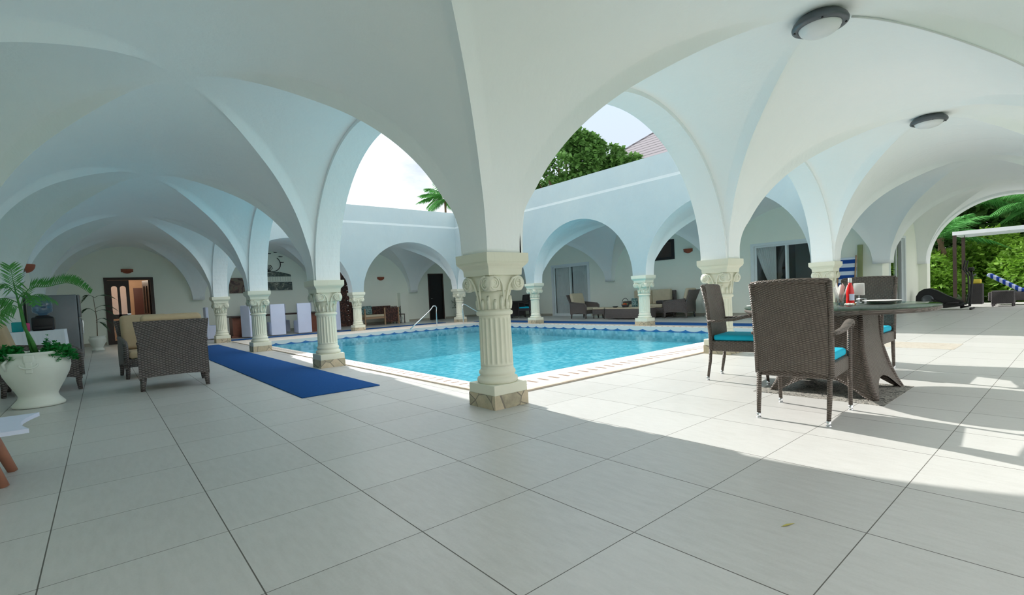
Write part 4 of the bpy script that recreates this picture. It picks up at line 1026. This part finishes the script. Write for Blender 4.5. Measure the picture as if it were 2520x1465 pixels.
# ------------------------------------------------------------------ striped lounger leaning on the wall, wooden board
t=thing('folded_lounger',(15.0,4.22,0),0,'blue and white striped folded lounger standing upright right of the farthest right column','lounger')
b=MB(); b.rbox(-.05,.05,-.20,.20,.10,1.62,.03,3); b.xf(Matrix.Rotation(.20,4,'Y')); b.build('striped_mattress','stripe_blue_z',t)
b=MB()
for s in(-.2,.2): b.tube([(-.07,s,.0),(-.05,s,.1),(.27,s,1.63)],.018,7)
b.tube([(-.05,-.2,.12),(-.05,.2,.12)],.014,7); b.build('frame','light_wood',t)
b=MB(); b.rbox(-.02,.02,-.06,.06,0,1.92,.01,2); b.xf(Matrix.Rotation(.05,4,'Y')); tag(b.build('wooden_board','olive_board',None,(15.52,4.02,0)),'narrow olive wooden board leaning on the wall right of the striped folded lounger','board')

# ------------------------------------------------------------------ exercise machine
t=thing('exercise_machine',(18.75,2.75,0),radians(-90),'black elliptical exercise machine with a rounded flywheel housing at the end arch','exercise machine')
# local: x runs to the right in the picture
b=MB(); poly=[(-.60,.06),(-.68,.22),(-.67,.40),(-.60,.54),(-.48,.62),(-.34,.63),(-.20,.57),(.05,.40),(.35,.25),(.38,.10),(.0,.05)]
b.extr(poly,lambda u,v,s:(u,-.10 if s else .10,v)); b.build('housing','black_plastic',t)
b=MB(); b.lathe([(0,.0),(.13,.0),(.14,.01),(.10,.012),(.09,.004),(0,.004)],28,cap=False); b.xf(Matrix.Translation((-.40,-.101,.30))@Matrix.Rotation(pi/2,4,'X')); b.build('flywheel_cover','grey_metal',t)
for s in(-1,1):
    b=MB(); b.rbox(.02,.30,s*.20-.06,s*.20+.06,.17,.22,.02,2); b.build('foot_plate','black_plastic',t)
    b=MB(); b.tube([(-.30,s*.15,.30),(.0,s*.17,.17),(.45,s*.2,.16),(.52,s*.22,.45),(.50,s*.23,.95),(.40,s*.24,1.15),(.44,s*.22,1.38)],.020,8); b.build('lever_arm','black_metal',t)
b=MB(); b.tube([(.30,0,.06),(.50,0,.1),(.56,0,.9),(.53,0,1.10)],[.035,.032,.028,.025],8); b.build('mast','black_metal',t)
b=MB(); b.rbox(.47,.60,-.11,.11,1.08,1.18,.03,2); b.build('console','black_plastic',t)
b=MB(); b.tube([(.58,-.17,.94),(.62,-.08,.98),(.62,.08,.98),(.58,.17,.94)],.014,7); b.build('grip','grey_metal',t)
for x in(-.5,.55): b=MB(); b.tube([(x,-.27,.03),(x,.27,.03)],.03,8); b.build('floor_bar','black_metal',t)

# ------------------------------------------------------------------ low stool at the left edge
t=thing('low_stool',(-.86,4.06,0),0,'low stool with a white seat and splayed reddish wooden legs at the left edge','stool')
b=MB(); n=10
poly=[(-.45,0),(.47,0)]+[(.49-.06*sin(pi*k/n),.64*k/n) for k in range(n+1)]+[(-.45,.64)]
b.extr(poly,lambda u,v,s:(u,v,.325 if s else .35)); b.build('seat','white_cloth',t)
for x,y,dx,dy in((.25,.14,.10,-.0),(.25,.50,.10,.03),(-.30,.14,-.08,-.0),(-.30,.50,-.08,.03)):
    b=MB(); b.tube([(x+dx,y+dy,0),(x,y,.325)],[.026,.034],10); b.build('leg','stool_wood',t)
b=MB(); b.add([(-.035,0,.002),(-.01,-.007,.004),(.04,0,.003),(0,.006,.005)],[(0,1,2,3)]); b.add([(-.035,0,.0015),(0,.006,.0045),(.04,0,.0025),(-.01,-.007,.0035)],[(0,1,2,3)])
tag(b.build('fallen_leaf','dry_leaf',None,(2.106,.81,0),-.4),'small yellow fallen leaf on the shaded floor tiles below the round table','leaf')
# ------------------------------------------------------------------ garden
def leaf_cloud(b,n,blobs,ls,rr,shape=.42,flat=.0):
    for k in range(n):
        bl=rr.choice(blobs); c=Vector(bl[0]); rx,ry,rz_=bl[1]
        d=Vector((rr.gauss(0,1),rr.gauss(0,1),rr.gauss(0,1))).normalized(); q=rr.random()**.33
        q=.55+.45*q if rr.random()<.8 else q
        p=c+Vector((d.x*rx*q,d.y*ry*q,d.z*rz_*q))
        t=(d*.5+Vector((rr.uniform(-1,1),rr.uniform(-1,1),rr.uniform(-.9,.5)))).normalized(); s=t.cross(Vector((rr.uniform(-1,1),rr.uniform(-1,1),1.2))).normalized(); L=ls*rr.uniform(.6,1.35)
        b.add([p,p+t*L*.45+s*L*shape,p+t*L,p+t*L*.45-s*L*shape],[(0,1,2,3)])
def branches(b,base,blobs,r0):
    base=Vector(base); top=Vector((base.x,base.y,min(bl[0][2] for bl in blobs)-.2)) if blobs else base
    b.tube([base,base.lerp(top,.5)+Vector((r0*.4,0,0)),top],[r0,r0*.85,r0*.7],8)
    for bl in blobs: 
        c=Vector(bl[0]); b.tube([top,top.lerp(c,.5)+Vector((0,0,.1)),c],[r0*.5,r0*.3,r0*.12],6)
def clumps(rr,c,R,n,r):
    out=[]
    for k in range(n):
        d=Vector((rr.gauss(0,1),rr.gauss(0,1),rr.gauss(0,.9))).normalized(); out.append(((c[0]+d.x*R[0]*.72,c[1]+d.y*R[1]*.72,c[2]+d.z*R[2]*.72),(r*rr.uniform(.7,1.2),)*2+(r*rr.uniform(.55,.9),)))
    return out
def tree(name,loc,c,Rr,nc,r,n,ls,label,mat='leaf_tree',seed=1,group=None,tr=.22,cat='tree'):
    rr=random.Random(seed); t=thing(name,loc,0,label,cat,group); bl=clumps(rr,c,Rr,nc,r)
    b=MB(); leaf_cloud(b,n,bl,ls,rr); b.build('crown',mat,t)
    b=MB(); branches(b,(0,0,-.05),bl,tr); b.build('trunk','bark',t); return t
tree('broad_leaf_tree',(24.3,22.6,0),(0,0,8.3),(4.2,4.5,4.0),44,1.0,30000,.26,'big broad leafed tree rising above the far right parapet','leaf_tree',3,None,.3)
tree('small_tree',(23.5,16.6,0),(0,0,7.0),(1.3,1.7,1.7),14,.55,6500,.22,'small tree top in front of the shingled roof above the parapet','leaf_tree',4,None,.14)
def palm_tree(loc,h,nf,fl,label,group,seed,mat='leaf_palm',w=.05,name='palm_tree',lean=(.3,.2)):
    rr=random.Random(seed); t=thing(name,loc,rr.random()*6,label,'palm',group)
    b=MB(); N_=9; P=[Vector((lean[0]*(k/N_)**2,lean[1]*(k/N_)**2,-.05+h*k/N_)) for k in range(N_+1)]; b.tube(P,[.11-.04*k/N_+.010*(k%2) for k in range(N_+1)],9); b.build('trunk','bark',t)
    c=P[-1]; b=MB()
    for k in range(nf):
        a=2*pi*k/nf*1.0+rr.uniform(-.2,.2); el=rr.uniform(-.35,.95); L=fl*rr.uniform(.8,1.1)
        tip=c+Vector((cos(a)*cos(el)*L,sin(a)*cos(el)*L,sin(el)*L-.25*L)); frond(b,c,tip,.14*L,38,.24*fl,w)
    b.build('fronds',mat,t); return t
palm_tree((19.6,30.4,0),8.2,20,2.5,'coconut palm seen against the white sky above the far left parapet',None,5,'leaf_palm',.07)
# shingled roof of the next house
t=thing('neighbour_house',(31.5,18.3,0),0,'steep shingled roof of the house behind the far right parapet','house')
b=MB(); b.box(-3.6,4.0,-5.6,5.6,0,9.3); b.build('wall','cream_plaster',t)
b=MB(); e=[(-4.6,-6.8,9.1),(5,-6.8,9.1),(5,6.6,9.1),(-4.6,6.6,9.1)]; r0,r1=(0,-3.0,12.3),(0,2.35,12.3)
b.add(e+[r0,r1],[(0,1,4),(1,2,5,4),(2,3,5),(3,0,4,5),(3,2,1,0)]); b.build('roof','shingle',t)
b=MB(); b.tube([r1,(-4.6,6.6,9.12)],.07,6); b.tube([r0,r1],.07,6); b.tube([r0,(-4.6,-6.8,9.12)],.07,6); b.build('ridge_cap','shingle',t)
# dense planting beyond the right wing
gsp=[((25.2,3.9),2.0,'leaf_bright',51,'low bright green bush at the foot of the end arch opening'),((25.0,.9),1.7,'leaf_bright',52,'low bright green bush right behind the canopy'),((26.5,5.2),2.4,'leaf_bright',11,'bright green bush directly right of the end arch pillar'),((27.2,2.7),2.6,'leaf_bright',12,'bright green bush behind the canopy posts'),((26.8,.4),2.3,'leaf_tree',13,'dark green bush behind the striped daybed'),((27.4,-2.0),2.5,'leaf_bright',14,'bright green bush at the right picture edge beyond the end arch'),((28.0,8.2),2.6,'leaf_tree',15,'bush behind the right wing wall'),((27.0,-5.2),2.6,'leaf_tree',16,'dark bush outside the near right arcade'),((26.0,-8.5),2.6,'leaf_bright',17,'bright bush outside the near right arcade corner')]
for (x,y),h,m,sd_,lab in gsp:
    rr=random.Random(sd_); t=thing('garden_bush',(x,y,0),0,lab,'bush','dense bushes beyond the end arch'); bl=clumps(rr,(0,0,h*.5),(1.3,1.5,h*.5),12,.75)
    b=MB(); leaf_cloud(b,9500,bl,.17,rr,.30); b.build('foliage',m,t); b=MB(); branches(b,(0,0,-.05),bl[:5],.06); b.build('stems','bark',t)
for (x,y,h,nf,fl,sd_,mt,lab) in ((25.6,3.6,2.5,22,2.0,21,'leaf_palm','palm with feathery fronds just behind the left canopy post'),(27.8,1.2,3.6,22,2.3,22,'leaf_palm','taller palm above the canopy beyond the end arch'),(26.0,-1.2,2.0,20,1.9,23,'leaf_bright','low palm at the right picture edge behind the daybed'),(29.5,4.6,4.4,22,2.4,24,'leaf_palm','dark palm at the top left of the end arch'),(30.0,-3.5,4.6,20,2.5,25,'leaf_palm','palm beyond the near right arcade')):
    palm_tree((x,y,0),h,nf,fl,lab,'garden palms beyond the end arch',sd_,mt,.042)
for (x,y,sd_,lab) in ((33.5,7.0,31,'tall tree filling the background left of the end arch'),(33.0,1.5,32,'tall tree filling the background above the canopy beyond the end arch'),(33.5,-4.5,33,'tall tree in the background right of the end arch'),(30.0,-11.5,34,'tall tree outside the near right arcade')):
    tree('background_tree',(x,y,0),(0,0,3.8),(2.4,3.0,3.6),24,1.35,12000,.34,lab,'leaf_tree',sd_,'background trees beyond the end arch',.2)
# low planting in front
for i,(x,y,sd_,lab) in enumerate(((25.0,4.6,41,'low strappy green plant at the foot of the end arch pillar'),(25.2,1.6,42,'low strappy green plant behind the exercise machine'),(25.0,-.6,43,'low strappy green plant beyond the striped daybed'))):
    rr=random.Random(sd_); b=MB()
    for k in range(110):
        a=rr.random()*6.28; L=rr.uniform(.5,1.3); base=Vector((rr.uniform(-.5,.5),rr.uniform(-.9,.9),0)); d=Vector((cos(a)*.55,sin(a)*.55,rr.uniform(.6,1.2))).normalized(); s=d.cross(Vector((0,0,1))).normalized()*.035
        m_=base+d*L*.6; e_=base+d*L+Vector((cos(a),sin(a),-1))*L*.18; b.add([base-s*.5,base+s*.5,m_+s,e_,m_-s],[(0,1,2,3,4)])
    tag(b.build('strappy_plant','leaf_bright',None,(x,y,-.01)),lab,'plant','low strappy plants beyond the end arch')
# canopy frame with a daybed
t=thing('garden_canopy',(22.6,1.3,0),0,'dark post canopy with a pale fabric roof over the daybed in the garden','canopy')
for x in(-.75,.95):
    for y in(-1.65,1.68): b=MB(); b.box(x-.045,x+.045,y-.045,y+.045,0,2.36); b.build('post','dark_wood',t)
b=MB(); n=14
b.grid(n,14,lambda u,v:(-.80+1.8*u,-1.72+3.45*v,2.42-.10*sin(pi*u)*abs(sin(pi*v*2)))); b.build('fabric_roof','table_linen',t)
b=MB(); b.box(-.80,-.72,-1.72,1.73,2.30,2.42); b.box(.92,1.0,-1.72,1.73,2.30,2.42); b.box(-.72,.92,-1.72,-1.64,2.30,2.42); b.box(-.72,.92,1.65,1.73,2.30,2.42); b.build('top_rail','table_linen',t)
t=thing('garden_lounger',(21.3,1.05,0),0,'dark wicker lounger with a blue and white striped mattress and raised back under the canopy','lounger')
b=MB(); b.rbox(-.34,.34,-1.1,1.05,.14,.40,.02,2); b.build('wicker_base','wicker_dark',t)
for sx in(-.28,.28):
    for sy in(-1.0,.95): b=MB(); b.tube([(sx,sy,0),(sx,sy,.16)],.035,7); b.build('leg','wicker_dark',t)
b=MB(); b.rbox(-.32,.32,-1.08,.42,.40,.50,.03,3); b.build('mattress','stripe_blue_y',t)
b=MB(); b.rbox(-.32,.32,0,.85,-.05,.05,.03,3); b.xf(Matrix.Translation((0,.38,.46))@Matrix.Rotation(radians(36),4,'X')); b.build('raised_back','stripe_blue_y',t)
b=MB(); b.rbox(-.09,.09,-.12,.12,0,.13,.03,3); tag(b.build('yellow_towel','yellow_fabric',None,(19.9,2.25,.70)),'yellow towel hanging by the mast of the exercise machine','towel')
b=MB(); b.rbox(-.16,.16,-.16,.16,0,.60,.02,2); tag(b.build('side_stand','wicker_dark',None,(19.9,2.25,.10)),'dark stand under the yellow towel behind the exercise machine','stand')

t=thing('wicker_side_table',(20.45,1.72,0),0,'small dark wicker side table in front of the striped lounger under the canopy','table')
b=MB(); b.rbox(-.22,.22,-.24,.24,.08,.46,.02,2); b.build('body','wicker_dark',t)
for sx in(-.19,.19):
    for sy in(-.21,.21): b=MB(); b.tube([(sx,sy,0),(sx,sy,.12)],.022,6); b.build('leg','wicker_dark',t)
# ------------------------------------------------------------------ camera, light
yaw,pitch,roll=0.8729,-0.0430,-0.0477
f=Vector((cos(yaw)*cos(pitch),sin(yaw)*cos(pitch),sin(pitch))); r=Vector((sin(yaw),-cos(yaw),0)); u=r.cross(f)
r2=r*cos(roll)+u*sin(roll); u2=-r*sin(roll)+u*cos(roll)
cd=bpy.data.cameras.new('camera'); cam=bpy.data.objects.new('camera',cd); COL.objects.link(cam)
m=Matrix((r2,u2,-f)).transposed().to_4x4(); m.translation=Vector((0,0,1)); cam.matrix_world=m
cd.sensor_fit='HORIZONTAL'; cd.sensor_width=36; cd.lens=1203.02*36/2520; cd.shift_y=(780-732.5)/2520; cd.clip_start=.05; cd.clip_end=400
SC.camera=cam
sd=bpy.data.lights.new('sun','SUN'); sd.energy=SUN_E; sd.angle=radians(.8); sd.color=(1,.955,.89)
so=bpy.data.objects.new('sun',sd); COL.objects.link(so)
dv=Vector((-.075,-1,-.70)).normalized(); so.rotation_mode='QUATERNION'; so.rotation_quaternion=(-dv).to_track_quat('Z','Y')
w=bpy.data.worlds.new('sky'); SC.world=w; w.use_nodes=True; nt=w.node_tree; k=N(nt); bg=nt.nodes['Background']
tc=k.n('TexCoord').outputs['Generated']; x,y,z=k.sep(tc)
base=k.ramp(z,[(.0,(.95,.96,.97)),(.25,(.41,.46,.52)),(.8,(.40,.60,.90))])
vd=k.n('VectorMath',operation='DOT_PRODUCT'); k.link(tc,vd.inputs[0]); vd.inputs[1].default_value=(.743,.58,.32)
cl=k.noise(k.mapv(tc,(1,1,2.4)),2.6,6,.6,.5)
cf=k.ramp(k.math('ADD',cl,k.math('MULTIPLY',k.math('SUBTRACT',.97,vd.outputs['Value']),2.2)),[(.46,(0,0,0)),(.80,(1,1,1))])
k.link(k.mix(cf,base,(1.0,.99,.98)),bg.inputs[0]); bg.inputs[1].default_value=SKY_E
SC.view_settings.view_transform='Standard'; SC.view_settings.look='None'; SC.view_settings.gamma=1; SC.view_settings.use_curve_mapping=False; SC.view_settings.exposure=EXPO
SC.cycles.max_bounces=12; SC.cycles.diffuse_bounces=9; SC.cycles.glossy_bounces=5; SC.cycles.transparent_max_bounces=16; SC.cycles.caustics_reflective=False; SC.cycles.caustics_refractive=False
SC.cycles.sample_clamp_indirect=6; SC.cycles.use_adaptive_sampling=True; SC.cycles.adaptive_threshold=.07; SC.cycles.adaptive_min_samples=16
try: SC.cycles.use_denoising=True
except Exception: pass
